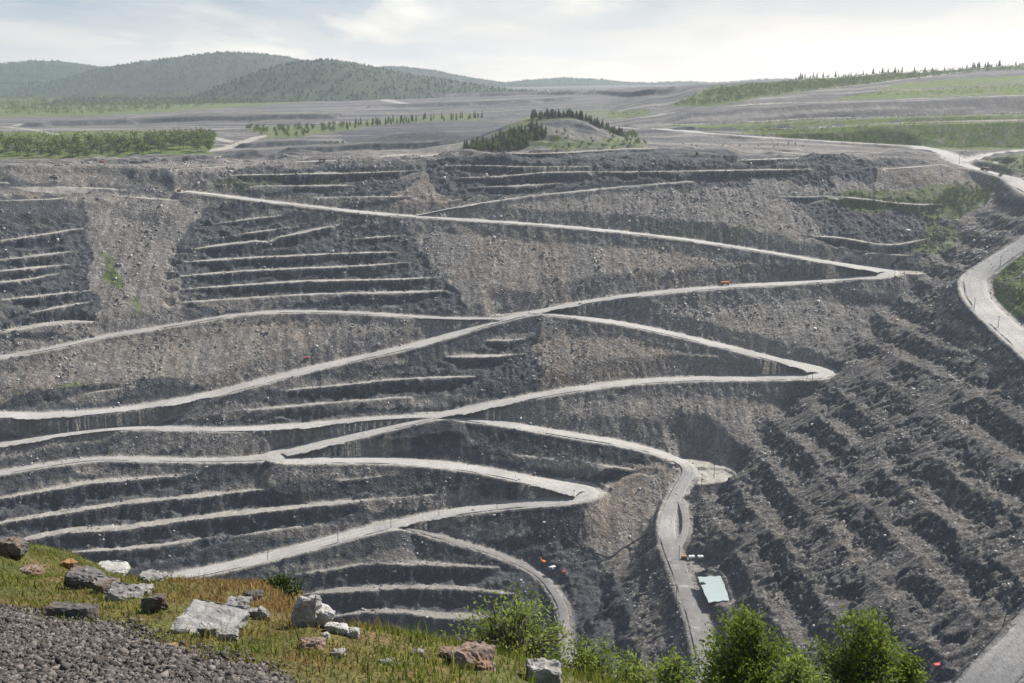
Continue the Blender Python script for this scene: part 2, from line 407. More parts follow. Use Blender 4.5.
# long low banks and tracks of the plateau
RIDGES = [(22, 9, [(40,126),(110,124),(200,121),(330,118)]), (16, 6, [(-20,174),(60,173),(150,176)]), (14, 6, [(100,164),(190,161),(250,158)]),
          (18, 7, [(300,152),(360,149),(440,146)]), (25, 8, [(380,108),(480,105),(560,101)]), (30, 10, [(420,98),(540,95),(660,93)]), (14, 5, [(250,147),(330,143)])]
for hw_, hh, p_ in RIDGES:
    w_ = trace(p_, 12.0, 80.0)
    d_ = np.full(X.shape, 1e9)
    sel = (Y > w_[:, 1].min() - 90) & (Y < w_[:, 1].max() + 90) & (X > w_[:, 0].min() - 90) & (X < w_[:, 0].max() + 90)
    xs_, ys_ = X[sel], Y[sel]; dd = np.full(len(xs_), 1e9)
    for a_ in w_: dd = np.minimum(dd, np.hypot(xs_ - a_[0], ys_ - a_[1]))
    dd = dd + 6 * NX1[sel]
    H[sel] += hh * sstep(hw_ + 9, hw_ - 5, dd)
    A_dark[sel] = np.maximum(A_dark[sel], .9 * sstep(hw_ + 11, hw_ + 6, dd) * sstep(hw_ - 7, hw_ - 1, dd))
bandn = fbm(X / 240 + .3 * NX1, Y / 20, 3, 13)
A_flat = np.maximum(A_flat, PLAT * sstep(.16, .42, bandn) * .34 * (1 - A_green))
A_dark = np.maximum(A_dark, PLAT * (.42 + .45 * sstep(-.08, -.35, bandn)) * (1 - A_green))
rim_ = sstep(1165, 1205, Y) * sstep(1345, 1280, Y) * sstep(-760, -700, X)
H += rim_ * 7.5 * np.clip(fbm(X / 48, Y / 20, 4, 23) + .12, 0, 1)
A_dark = np.maximum(A_dark, rim_ * .8 * sstep(.0, .3, fbm(X / 48 + .12, Y / 20 + .45, 4, 23)) * (1 - A_green))
BW = [trace(p, 5.0, 40.0) for hw, p in BENCHES]
for (hw, p), w in zip(BENCHES, BW):
    carve(w, hw + (.4 if w[:, 1].mean() > 930 else -.7), 6, 7, 15.0, 1.9, (.85 if w[:, 1].mean() > 930 else .75 if w[:, 2].mean() > -345 else .38), taper=34, vary=.45, face=8.5 if w[:, 1].mean() > 930 else 10.0)
cr_ = A_rock * PITM * (1 - A_flat) * (1 - RW)
H += cr_ * (2.6 * (ridged(X / 7, Y / 5, 3, 27) - .5) + .9 * (GRAIN - .5))
TW = [trace(p, 6.0, 60.0) for hw, p in TRACKS]
for (hw, p), w in zip(TRACKS, TW):
    carve(w, hw, .7, .7, 26.0, 1.0, .85, taper=30, vary=.3)
PPX = ([699, 721, 728, 709], [578, 577, 599, 601])
POND_Z = hit(*PPX)[:, 2].mean() - 2.5
pr = ray(*PPX); POND = pr * (POND_Z / pr[:, 2])[:, None]
pc = POND.mean(0); pa = (POND[0] + POND[1]) / 2; pb = (POND[2] + POND[3]) / 2; PHW = np.linalg.norm(POND[0] - POND[1]) / 2
pl = np.array([[pa[0], pa[1]], [pc[0], pc[1]], [pb[0], pb[1]]])
carve(np.c_[pl, [POND_Z + 1.4] * 3], PHW + 4, 1.5, 1.2, 40.0, .8, .2)
RWL = [trace(p, 4.0, 90.0) for n, hw, p in ROADS]
# roads that meet share their height at the joint
for k in range(len(RWL)):
    for e in (0, -1):
        p = RWL[k][e]
        for j in range(len(RWL)):
            if j == k: continue
            d = np.hypot(RWL[j][:, 0] - p[0], RWL[j][:, 1] - p[1]); i = d.argmin()
            if d[i] < 16 and i not in (0, len(d) - 1):
                dz = RWL[j][i, 2] - p[2]
                s = np.hypot(RWL[k][:, 0] - p[0], RWL[k][:, 1] - p[1])
                RWL[k][:, 2] += dz * np.exp(-(s / 60) ** 2)
ALLR = np.vstack(RWL)
def pad_line(p):
    w_ = trace(p, 4.0, 60.0)
    for q_ in w_:
        d_ = np.hypot(ALLR[:, 0] - q_[0], ALLR[:, 1] - q_[1]); i_ = d_.argmin()
        if d_[i_] < 45: q_[2] = ALLR[i_, 2]
    w_[:, 2] = np.median(w_[:, 2]) * .3 + w_[:, 2] * .7
    return w_
PADW = [(hw, pad_line(p)) for hw, p in PADS]
for hw, w_ in PADW: carve(w_, hw, 1.2, 1.0, 26.0, 1.0, .95)
H_before = H.copy(); A_flat_b = A_flat.copy(); A_flat[:] = 0
for (n, hw, p), w in zip(ROADS, RWL):
    carve(w, hw, 2.0, 1.15, 24.0, .5, .45 if hw < 5 else .95, berm=.8)
for (n, hw, p), w in zip(ROADS, RWL):
    carve(w, hw + 1.5, 1.25, 1, 20.0, .3, 0.0, down=True, wear=False)
for hw, w_ in PADW: carve(w_, hw, 2.0, 1.2, 14.0, 1.2, .95, down=True)
A_flat = np.maximum(A_flat, A_flat_b * (1 - sstep(.6, 1.8, np.abs(H - H_before))))
mod_ = sstep(.3, 1.6, np.abs(H - H_before)) * (1 - A_flat)
H += mod_ * (1.1 * fbm(X / 3.2, Y / 3.2, 3, 16) + .8 * (GRAIN - .5) + 1.5 * fbm(X / 7, Y / 45, 3, 20))
A_stone = np.maximum(A_stone, mod_ * (GRAIN > .9) * .8)
for (n, hw, p), w in zip(ROADS, RWL):
    carve(w, hw - 2.0, 30, 30, 3.0, .0, 0.0, sink=.32, wear=False)
carve(np.c_[pl, [POND_Z - 1.0] * 3], PHW - 1, 1.0, 1.0, 3.2, .7, .1, down=True)
# the lowest point of the pit holds water
SUMP_Z = FLOOR_Z + 1.5

A_flat *= 1 - .7 * area([[(640,535),(716,535),(745,680),(650,680)]], 6.0)
# slope of the finished ground
gx = np.gradient(H, GX, axis=0); gy = np.gradient(H, GY, axis=1)
SL = np.hypot(gx, gy)
A_flat *= sstep(1.5, .7, SL)
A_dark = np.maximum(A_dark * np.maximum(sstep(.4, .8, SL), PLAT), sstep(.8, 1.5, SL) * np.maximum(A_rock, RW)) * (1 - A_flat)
A_stone = A_stone * (1 - A_flat)

def ground_z(x, y):
    x = np.asarray(x, float); y = np.asarray(y, float)
    i = np.clip(np.searchsorted(GX, x) - 1, 0, len(GX) - 2); j = np.clip(np.searchsorted(GY, y) - 1, 0, len(GY) - 2)
    fx = (x - GX[i]) / (GX[i + 1] - GX[i]); fy = (y - GY[j]) / (GY[j + 1] - GY[j])
    return (H[i, j] * (1 - fx) + H[i + 1, j] * fx) * (1 - fy) + (H[i, j + 1] * (1 - fx) + H[i + 1, j + 1] * fx) * fy
def sample(A, x, y):
    i = np.clip(np.searchsorted(GX, x), 0, len(GX) - 1); j = np.clip(np.searchsorted(GY, y), 0, len(GY) - 1)
    return A[i, j]
def ghit(u, v, tmin=400.0, tmax=7000.0): return hit(u, v, tmin, tmax, ground_z)

# ------------------------------------------------------------------ mesh helpers
def mesh_np(name, V, faces, mat=None, smooth=False, parent=None, link=True, attrs=None):
    """faces: (n,3) or (n,4) int array, or a list of such arrays"""
    if not isinstance(faces, (list, tuple)): faces = [faces]
    faces = [np.asarray(f, np.int32) for f in faces if len(f)]
    me = bpy.data.meshes.new(name)
    V = np.asarray(V, np.float32); me.vertices.add(len(V)); me.vertices.foreach_set('co', V.ravel())
    tot = sum(f.size for f in faces); me.loops.add(tot)
    me.loops.foreach_set('vertex_index', np.concatenate([f.ravel() for f in faces]))
    cnt = np.concatenate([np.full(len(f), f.shape[1], np.int32) for f in faces])
    me.polygons.add(len(cnt)); me.polygons.foreach_set('loop_start', np.r_[0, np.cumsum(cnt)[:-1]].astype(np.int32))
    me.polygons.foreach_set('loop_total', cnt)
    if smooth: me.polygons.foreach_set('use_smooth', np.ones(len(cnt), bool))
    for k, a in (attrs or {}).items():
        at = me.attributes.new(k, 'FLOAT', 'POINT'); at.data.foreach_set('value', np.asarray(a, np.float32).ravel())
    me.update(calc_edges=True)
    if mat: me.materials.append(mat)
    ob = bpy.data.objects.new(name, me)
    if link: COL.objects.link(ob)
    if parent: ob.parent = parent
    return ob
def tag(o, label=None, cat=None, group=None, kind=None):
    if label: o['label'] = label
    if cat: o['category'] = cat
    if group: o['group'] = group
    if kind: o['kind'] = kind
    return o
def grid_faces(n, m):
    i = np.arange(n - 1)[:, None]; j = np.arange(m - 1)[None, :]
    a = i * m + j
    return np.stack([a, a + m, a + m + 1, a + 1], -1).reshape(-1, 4)

# ------------------------------------------------------------------ materials
class NT:
    def __init__(s, name):
        s.m = bpy.data.materials.new(name); s.m.use_nodes = True; s.t = s.m.node_tree
        s.b = s.t.nodes['Principled BSDF']; s.b.inputs['Roughness'].default_value = .9
        s.b.inputs['Specular IOR Level'].default_value = .2
    def n(s, typ, **kw):
        nd = s.t.nodes.new(typ)
        for k, v in kw.items():
            if k.startswith('i_'):
                key = k[2:]; key = int(key) if key.isdigit() else key.replace('_', ' ')
                nd.inputs[key].default_value = v
            else: setattr(nd, k, v)
        return nd
    def l(s, a, b): s.t.links.new(a, b)
    def pos(s): return s.n('ShaderNodeNewGeometry').outputs['Position']
    def obj(s): return s.n('ShaderNodeTexCoord').outputs['Object']
    def map(s, v, scale=(1,1,1), rot=(0,0,0)):
        m = s.n('ShaderNodeMapping'); m.inputs['Scale'].default_value = scale; m.inputs['Rotation'].default_value = rot
        s.l(v, m.inputs['Vector']); return m.outputs[0]
    def noise(s, v, scale, detail=4, rough=.55, dist=0):
        q = s.n('ShaderNodeTexNoise'); q.inputs['Scale'].default_value = scale; q.inputs['Detail'].default_value = detail
        q.inputs['Roughness'].default_value = rough; q.inputs['Distortion'].default_value = dist
        if v is not None: s.l(v, q.inputs['Vector'])
        return q.outputs['Fac']
    def vor(s, v, scale, out='Color', feature='F1'):
        q = s.n('ShaderNodeTexVoronoi'); q.inputs['Scale'].default_value = scale; q.feature = feature
        if v is not None: s.l(v, q.inputs['Vector'])
        return q.outputs[out]
    def ramp(s, f, stops, interp='LINEAR'):
        r = s.n('ShaderNodeValToRGB'); e = r.color_ramp.elements; r.color_ramp.interpolation = interp
        while len(e) < len(stops): e.new(.5)
        for k, (p, c) in enumerate(stops):
            e[k].position = p; e[k].color = (c, c, c, 1) if not isinstance(c, tuple) else (*c, 1)
        s.l(f, r.inputs[0]); return r.outputs[0]
    def mix(s, f, a, b, mode='MIX'):
        m = s.n('ShaderNodeMix', data_type='RGBA', blend_type=mode)
        for v, i in ((f, 0), (a, 6), (b, 7)):
            if isinstance(v, (int, float)): m.inputs[i].default_value = v
            elif isinstance(v, tuple): m.inputs[i].default_value = (*v, 1)
            else: s.l(v, m.inputs[i])
        return m.outputs[2]
    def math(s, op, a, b=0.0, c=None, clamp=False):
        m = s.n('ShaderNodeMath', operation=op); m.use_clamp = clamp
        for i, v in enumerate((a, b, c)):
            if v is None: continue
            if isinstance(v, (int, float)): m.inputs[i].default_value = v
            else: s.l(v, m.inputs[i])
        return m.outputs[0]
    def attr(s, name): return s.n('ShaderNodeAttribute', attribute_name=name).outputs['Fac']
    def bump(s, h, strength=.5, dist=.1):
        b = s.n('ShaderNodeBump'); b.inputs['Strength'].default_value = strength; b.inputs['Distance'].default_value = dist
        s.l(h, b.inputs['Height']); s.l(b.outputs[0], s.b.inputs['Normal'])
    def color(s, c):
        if isinstance(c, tuple): s.b.inputs['Base Color'].default_value = (*c, 1)
        else: s.l(c, s.b.inputs['Base Color'])
        return s.m
def plain(name, c, rough=.6, metal=0.0, var=.25, scale=3.0, spec=.4):
    """paint or stone with a little wear"""
    n = NT(name); o = n.obj(); f = n.noise(o, scale, 5)
    d = tuple(x * (1 - var) for x in c); e = tuple(min(1, x * (1 + var * .6)) for x in c)
    n.color(n.ramp(f, [(.3, d), (.7, e)])); n.b.inputs['Roughness'].default_value = rough; n.b.inputs['Metallic'].default_value = metal
    n.b.inputs['Specular IOR Level'].default_value = spec
    return n.m

def terrain_mat():
    n = NT('pit ground'); p = n.pos()
    big = n.noise(p, .012, 4); mid = n.noise(p, .09, 5, .6)
    streak = n.mix(n.attr('right'), n.noise(n.map(p, (.22, .02, .03)), 1.0, 4, .6), n.noise(n.map(p, (.022, .24, .03)), 1.0, 5, .65))
    tal = n.ramp(mid, [(.28, (.090, .088, .088)), (.5, (.150, .144, .138)), (.72, (.250, .236, .216))])
    tal = n.mix(n.ramp(streak, [(.42, 0.0), (.60, .7)]), tal, (.082, .080, .080))
    tal = n.mix(n.ramp(big, [(.5, 0.0), (.65, .5)]), tal, (.190, .174, .154))
    bra = n.math('MULTIPLY', n.attr('brown'), n.ramp(n.noise(p, .05, 5, .65), [(.35, .05), (.65, .75)]))
    tal = n.mix(bra, tal, n.ramp(mid, [(.3, (.130, .104, .080)), (.7, (.240, .186, .138))]))
    tal = n.mix(1.0, tal, (1.06, 1.01, .95), 'MULTIPLY')
    # loose stones, light and dark
    st = n.vor(p, .62); stv = n.ramp(st, [(.0, .62), (.5, 1.0), (.80, 1.10), (.93, 1.75), (1., 2.3)])
    st2 = n.ramp(n.vor(p, 1.6), [(0., .8), (.85, 1.1), (1., 1.6)])
    tal = n.mix(n.math('MULTIPLY', n.attr('right'), .7), tal, n.mix(1.0, tal, (.40, .40, .415), 'MULTIPLY'))  # right wall's shade painted in: its talus colour is darker and bluer
    tal = n.mix(1.0, tal, stv, 'MULTIPLY'); tal = n.mix(1.0, tal, st2, 'MULTIPLY')
    rk = n.noise(p, .16, 6, .68, .4)
    rock = n.ramp(rk, [(.3, (.020, .025, .033)), (.5, (.031, .036, .046)), (.64, (.066, .072, .082)), (.76, (.20, .20, .195))])  # dark rock; bluish tint of the shadows is mixed into its colour
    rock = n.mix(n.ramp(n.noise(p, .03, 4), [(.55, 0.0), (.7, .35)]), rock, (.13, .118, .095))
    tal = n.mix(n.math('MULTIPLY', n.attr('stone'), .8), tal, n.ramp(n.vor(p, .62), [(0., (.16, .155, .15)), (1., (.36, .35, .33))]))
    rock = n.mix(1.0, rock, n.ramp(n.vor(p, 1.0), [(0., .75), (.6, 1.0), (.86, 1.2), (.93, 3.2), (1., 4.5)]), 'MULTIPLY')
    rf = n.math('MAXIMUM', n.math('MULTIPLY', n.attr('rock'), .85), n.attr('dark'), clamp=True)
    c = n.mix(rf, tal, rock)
    fl = n.ramp(n.noise(p, .14, 5, .7), [(.3, (.24, .225, .20)), (.7, (.42, .395, .35))])
    fm = n.math('MULTIPLY', n.attr('flat'), n.ramp(n.noise(p, .10, 4, .7), [(.30, .30), (.55, 1.0)]))
    c = n.mix(fm, c, fl)
    gn = n.noise(p, .11, 5, .7)
    gcol = n.ramp(gn, [(.3, (.030, .058, .008)), (.55, (.080, .118, .014)), (.75, (.165, .172, .038))])
    gf = n.math('MULTIPLY', n.attr('green'), n.ramp(n.noise(p, .06, 5, .65), [(.30, .25), (.52, 1.0)]))
    c = n.mix(gf, c, gcol)
    h = n.math('ADD', n.noise(p, .5, 5, .7), n.vor(p, .62, 'Distance'))
    n.bump(h, .5, .8)
    n.b.inputs['Roughness'].default_value = .95
    return n.color(c)
M = {}
M['ground'] = terrain_mat()
def road_mat():
    n = NT('crushed rock road'); p = n.pos()
    a = n.noise(p, .07, 5, .65); b = n.noise(p, .9, 4, .7)
    c = n.ramp(a, [(.32, (.29, .275, .255)), (.55, (.385, .37, .345)), (.75, (.45, .435, .41))])
    c = n.mix(.35, c, n.ramp(b, [(.3, (.25, .24, .225)), (.7, (.48, .465, .44))]))
    wheel = n.attr('wheel'); along = n.noise(p, .03, 3)
    c = n.mix(n.ramp(n.noise(p, .035, 5, .7), [(.48, 0.0), (.62, .6)]), c, (.20, .195, .19))
    c = n.mix(n.math('MULTIPLY', wheel, n.ramp(along, [(.35, .15), (.65, .65)])), c, (.235, .23, .22))
    fine = n.noise(n.map(p, (1.6, .35, 1)), 1.0, 5, .75)
    c = n.mix(1.0, c, n.ramp(fine, [(.34, .62), (.52, 1.0), (.68, 1.25)]), 'MULTIPLY')
    c = n.mix(n.attr('mud'), c, n.ramp(n.noise(p, .12, 5, .7), [(.35, (.085, .082, .080)), (.6, (.15, .145, .14)), (.72, (.34, .335, .33))]))
    n.bump(b, .6, .25); return n.color(c)
M['road'] = road_mat()

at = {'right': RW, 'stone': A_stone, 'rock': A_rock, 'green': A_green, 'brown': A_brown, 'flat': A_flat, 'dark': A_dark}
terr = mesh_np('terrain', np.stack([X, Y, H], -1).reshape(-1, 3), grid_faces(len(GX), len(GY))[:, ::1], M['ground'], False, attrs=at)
tag(terr, kind='structure')

# road surfaces
for (n_, hw, p), w in zip(ROADS, RWL):
    hw -= .8
    w = spline(w, 2.0)
    t = np.gradient(w[:, :2], axis=0); t /= np.linalg.norm(t, axis=1)[:, None] + 1e-9
    nrm = np.stack([-t[:, 1], t[:, 0]], -1)
    ks = np.linspace(-1, 1, 15)
    VV = []; WH = []; MU = []; TWD = tip_width(w)
    y_mud = hit([668], [540])[0][1]
    k_r = [q_ is p for _, _, q_ in ROADS].index(True)
    off = .10 + .05 * len(bpy.data.objects) % .2
    for i, q in enumerate(w):
        ed = TWD[i] * (hw - .5) * (.84 + .30 * float(vnoise(np.array(i / 26.0), np.array(w[0, 0]), 12)))
        for k in ks:
            wob = (.8 * math.sin(i * .35 + k) + 1.3 * math.sin(i * .11 + 2 * k) + rng.normal() * .7 - .8) if abs(k) == 1 else 0
            o = k * ed + wob * (1 if k > 0 else -1)
            VV.append((q[0] + nrm[i, 0] * o, q[1] + nrm[i, 1] * o, q[2] + off + .25 * (1 - k * k) - (.5 if abs(k) == 1 else 0)))
            MU.append(.75 if k_r == 6 else .5 if n_ == 'side_track' else .8 * float(sstep(y_mud + 25, y_mud - 25, q[1])) if k_r == 5 else .25 if k_r in (1, 4) else .0)
            WH.append(math.exp(-((abs(k) - .42) / .12) ** 2))
    VV = np.array(VV); VV[:, 2] += .06 * fbm(VV[:, 0] / 2.5, VV[:, 1] / 2.5, 2, 4)
    r = mesh_np(n_, VV, grid_faces(len(w), len(ks)), M['road'], True, attrs={'wheel': WH, 'mud': MU})
    tag(r, kind='structure')

# water
def water_mat(name, c, rough=.12):
    n = NT(name); p = n.pos(); n.bump(n.noise(p, .8, 3), .08, .2); n.b.inputs['Roughness'].default_value = rough
    n.b.inputs['Specular IOR Level'].default_value = .5
    return n.color(n.ramp(n.noise(p, .06, 3), [(.3, tuple(x * .9 for x in c)), (.7, c)]))
M['pond'] = water_mat('milky pond water', (.33, .385, .375)); M['sump'] = water_mat('grey pit water', (.20, .235, .25), .1)
def sheet(name, cx, cy, rx, ry, z, mat, seed):
    a = np.linspace(0, 2 * PI, 48, endpoint=False)
    r = 1 + .06 * np.sin(3 * a + seed) + .04 * np.sin(7 * a)
    V = [(cx, cy, z)] + [(cx + rx * q * math.cos(t), cy + ry * q * math.sin(t), z) for q, t in zip(r, a)]
    o = mesh_np(name, V, [np.array([(0, k + 1, (k + 1) % 48 + 1) for k in range(48)])], mat)
    return tag(o, kind='structure')
q4 = np.vstack([np.linspace(POND[k], POND[(k + 1) % 4], 13)[:-1] for k in range(4)]); q4 = pc + (q4 - pc) * (1.10 + .03 * np.sin(np.arange(48) * 1.3))[:, None]; q4[:, 2] = POND_Z
tag(mesh_np('pond_water', np.vstack([pc[None], q4]), [np.array([(0, (k + 1) % 48 + 1, k + 1) for k in range(48)])], M['pond']), kind='structure')
sw = hit([415], [648])[0]
sheet('pit_water', sw[0] + 8, sw[1] - 20, 62, 45, SUMP_Z, M['sump'], 2)
# ------------------------------------------------------------------ far hills
def forest_mat(name, c0, c1, sc=.05):
    n = NT(name); p = n.pos()
    return n.color(n.ramp(n.noise(p, sc, 5, .7), [(.3, c0), (.7, c1)]))
M['far_forest'] = forest_mat('forest on hills', (.018, .034, .016), (.042, .062, .028), .02)
M['far_green'] = forest_mat('young forest', (.045, .072, .026), (.11, .13, .05), .02)
def hill(dist, depth, prof, mat=M['far_forest'], base_v=100, extra=400):
    us = np.array([a for a, b in prof], float); vs = np.array([b for a, b in prof], float)
    xs = np.arange((us[0] - 512) / 1127 * dist - extra, (us[-1] - 512) / 1127 * dist + extra, dist / 260)
    ys = np.arange(dist - depth, dist + depth, dist / 180)
    XX, YY = np.meshgrid(xs, ys, indexing='ij')
    top = np.interp(512 + 1127 * xs / dist, us, -dist * tan_dep(vs))
    # soften the corners of the outline
    top = np.convolve(np.pad(top, 6, mode='edge'), np.hanning(15)[1:-1] / np.hanning(15)[1:-1].sum(), 'valid')
    b0 = -dist * tan_dep(base_v) - 60
    s = np.exp(-((YY - dist) / (depth * .52)) ** 2)
    Z = b0 + (top[:, None] - b0) * s + (fbm(XX / 500, YY / 500, 4, 2) * 26) * s * (1 - s) * 3
    Z = Z + 7 * vnoise(XX / (dist / 260) * .8, YY / (dist / 180) * .8, 3)
    o = mesh_np('hill', np.stack([XX, YY, Z], -1).reshape(-1, 3), grid_faces(len(xs), len(ys)), mat, True)
    tag(o, kind='structure')
    return xs, ys, Z
HILLS = []
HILLS.append((hill(5900, 1300, [(-300,70),(-100,66),(0,66),(30,62.5),(60,61),(90,66),(112,69),(150,66),(260,80),(330,88)]), 5900))
HILLS.append((hill(5200, 1200, [(60,84),(110,69),(140,64),(165,60.5),(190,58),(220,54),(240,53),(270,55),(300,60),(360,72),(420,84),(470,92)]), 5200))
HILLS.append((hill(6300, 900, [(330,76),(380,67.5),(405,67),(435,71),(465,77.5),(500,83),(540,88)]), 6300))
HILLS.append((hill(3700, 900, [(195,100),(215,94),(240,83),(270,71),(300,63.5),(330,61),(352,63),(380,70),(410,76),(445,81),(480,87),(520,93)]), 3700))
HILLS.append((hill(6700, 900, [(440,90),(500,84.5),(530,80.5),(555,78.5),(600,79.5),(625,83),(650,84),(680,82),(715,84),(760,80),(800,79.5),(840,84),(900,86)]), 6700))
# ------------------------------------------------------------------ light, air and sky
SUN_AZ, SUN_EL = R(52), R(44)
sun_d = bpy.data.lights.new('sun', 'SUN'); sun_d.energy = 5.0; sun_d.angle = R(.53); sun_d.color = (1.0, .945, .86)
sun = bpy.data.objects.new('sun', sun_d); COL.objects.link(sun); sun.location = (300, 200, 400)
from mathutils import Vector
sd = Vector((math.sin(SUN_AZ) * math.cos(SUN_EL), math.cos(SUN_AZ) * math.cos(SUN_EL), math.sin(SUN_EL)))
sun.rotation_euler = sd.to_track_quat('Z', 'Y').to_euler()
w = bpy.data.worlds.new('World'); scene.world = w; w.use_nodes = True
nt = w.node_tree; bg = nt.nodes['Background']
class WT(NT):
    def __init__(s): s.t = nt
W = WT()
sky = W.n('ShaderNodeTexSky'); sky.sky_type = 'NISHITA'; sky.sun_disc = False; sky.sun_elevation = SUN_EL; sky.sun_rotation = SUN_AZ
sky.air_density = 1.0; sky.dust_density = 1.2; sky.ozone_density = 1.0
tc = W.n('ShaderNodeTexCoord').outputs['Generated']
sep = W.n('ShaderNodeSeparateXYZ'); W.l(tc, sep.inputs[0])
ez = sep.outputs['Z']
# cloud sheet high above: project the direction on a plane
den = W.math('ADD', W.math('MAXIMUM', ez, 0.0), .10)
cv = W.n('ShaderNodeCombineXYZ'); W.l(W.math('DIVIDE', sep.outputs['X'], den), cv.inputs[0]); W.l(W.math('DIVIDE', sep.outputs['Y'], den), cv.inputs[1])
c1 = W.noise(W.map(cv.outputs[0], (.55, .30, 1)), 1.0, 6, .55, .3)
c2 = W.noise(W.map(cv.outputs[0], (1.1, .55, 1), (0, 0, .4)), 1.0, 5, .55)
c3 = W.noise(W.map(cv.outputs[0], (.33, .20, 1), (0, 0, 1.3)), 1.0, 3, .5)
SKYK = .085
cl = W.ramp(c1, [(.42, (1.7, 2.75, 4.0)), (.48, (2.9, 3.7, 4.6)), (.53, (5.6, 5.75, 5.8)), (.62, (8.4, 8.1, 7.5))])
grey = W.mix(W.ramp(c2, [(.46, 0.0), (.58, .7)]), cl, (3.9, 4.35, 4.9))
hz = W.ramp(ez, [(.0, 1.0), (.045, .55), (.10, 0.0)])
sv = W.n('ShaderNodeVectorMath', operation='DOT_PRODUCT'); W.l(tc, sv.inputs[0]); sv.inputs[1].default_value = (math.sin(SUN_AZ), math.cos(SUN_AZ), 0)
glow = W.ramp(sv.outputs['Value'], [(.55, 0.0), (.78, .85), (1.0, 1.0)])
near = W.mix(W.math('MULTIPLY', hz, .75), grey, (7.6, 6.9, 5.9))
near = W.mix(W.math('MULTIPLY', W.math('MULTIPLY', glow, .7), W.ramp(ez, [(.0, 1.0), (.06, .55), (.14, 0.0)])), near, (9.2, 8.0, 6.6))
cover = W.math('MAXIMUM', W.ramp(c3, [(.42, .15), (.62, 1.0)]), W.ramp(ez, [(.10, .93), (.26, .0)]), clamp=True)
cover = W.math('MULTIPLY', cover, W.ramp(ez, [(.12, 1.0), (.45, .25)]))
W.l(W.mix(cover, sky.outputs[0], near), bg.inputs['Color']); bg.inputs['Strength'].default_value = SKYK

# the air: one closed box of thin haze
def haze(density):
    x0, x1, y0, y1, z0, z1 = -5200, 5200, -200, 7950, -400, 225
    V = [(x, y, z) for x in (x0, x1) for y in (y0, y1) for z in (z0, z1)]
    F = np.array([(0,1,3,2),(4,6,7,5),(0,4,5,1),(2,3,7,6),(0,2,6,4),(1,5,7,3)])
    m = bpy.data.materials.new('thin haze'); m.use_nodes = True; t = m.node_tree
    t.nodes.remove(t.nodes['Principled BSDF'])
    v = t.nodes.new('ShaderNodeVolumePrincipled'); v.inputs['Color'].default_value = (.82, .91, 1.0, 1)
    v.inputs['Density'].default_value = density; v.inputs['Anisotropy'].default_value = .35
    t.links.new(v.outputs[0], t.nodes['Material Output'].inputs['Volume'])
    o = mesh_np('haze', V, F, m); tag(o, kind='stuff')
    return o
haze(6.0e-5)

scene.view_settings.view_transform = 'Standard'; scene.view_settings.look = 'None'
scene.view_settings.exposure = 0.70; scene.view_settings.gamma = 1; scene.view_settings.use_curve_mapping = False
cy = scene.cycles
cy.use_denoising = True; cy.max_bounces = 5; cy.diffuse_bounces = 2; cy.glossy_bounces = 2; cy.transmission_bounces = 3; cy.transparent_max_bounces = 6; cy.volume_bounces = 1
# ------------------------------------------------------------------ instancing into one mesh
def merge(protos, pos, scale, rot, name, mat, attrs=None, kind='stuff', tilt=None, smooth=False, label=None, cat=None):
    """many copies of small shapes as ONE mesh; protos: list of (verts, tri/quad faces)"""
    VS = []; FS = {}; AT = []; base_i = 0
    which = rng.integers(0, len(protos), len(pos))
    for k, (pv, pf) in enumerate(protos):
        ix = np.where(which == k)[0]
        if not len(ix): continue
        pv = np.asarray(pv, float); pf = np.asarray(pf)
        sc = scale[ix]; sc = sc[:, None, None] if sc.ndim == 1 else sc[:, None, :]
        v = pv[None] * sc
        c, s_ = np.cos(rot[ix])[:, None], np.sin(rot[ix])[:, None]
        if tilt is not None:
            ct, st = np.cos(tilt[ix])[:, None], np.sin(tilt[ix])[:, None]
            y = v[..., 1] * ct - v[..., 2] * st; z = v[..., 1] * st + v[..., 2] * ct
            v = np.stack([v[..., 0], y, z], -1)
        v = np.stack([v[..., 0] * c - v[..., 1] * s_, v[..., 0] * s_ + v[..., 1] * c, v[..., 2]], -1) + pos[ix][:, None, :]
        VS.append(v.reshape(-1, 3))
        f = (pf[None] + (np.arange(len(ix)) * len(pv))[:, None, None] + base_i).reshape(-1, pf.shape[1])
        FS.setdefault(pf.shape[1], []).append(f)
        AT.append(np.repeat(rng.random(len(ix)), len(pv)))
        base_i += len(ix) * len(pv)
    o = mesh_np(name, np.vstack(VS), [np.vstack(f) for f in FS.values()], mat, smooth, attrs={'tone': np.concatenate(AT)})
    tag(o, label, cat, kind=kind)
    return o
CUBE_F = np.array([(0,1,3,2),(4,6,7,5),(0,4,5,1),(2,3,7,6),(0,2,6,4),(1,5,7,3)])
def stone_proto(seed, flat=.7):
    r = np.random.default_rng(seed)
    v = np.array([(x, y, z) for x in (-1, 1) for y in (-1, 1) for z in (-1, 1)], float)
    return v * r.uniform(.55, 1.15, v.shape) * np.array([.55, .45, .5 * flat]) + r.normal(0, .08, v.shape), CUBE_F
STONES = [stone_proto(k) for k in range(8)]

def stone_mat(name, dark, light):
    n = NT(name); p = n.pos()
    c = n.ramp(n.attr('tone'), [(0, dark), (.7, tuple((a + b) / 2 for a, b in zip(dark, light))), (1, light)])
    c = n.mix(1.0, c, n.ramp(n.noise(p, 14, 4), [(.3, .75), (.7, 1.15)]), 'MULTIPLY')
    return n.color(c)
M['rubble'] = stone_mat('blasted rubble', (.085, .083, .082), (.50, .48, .45))
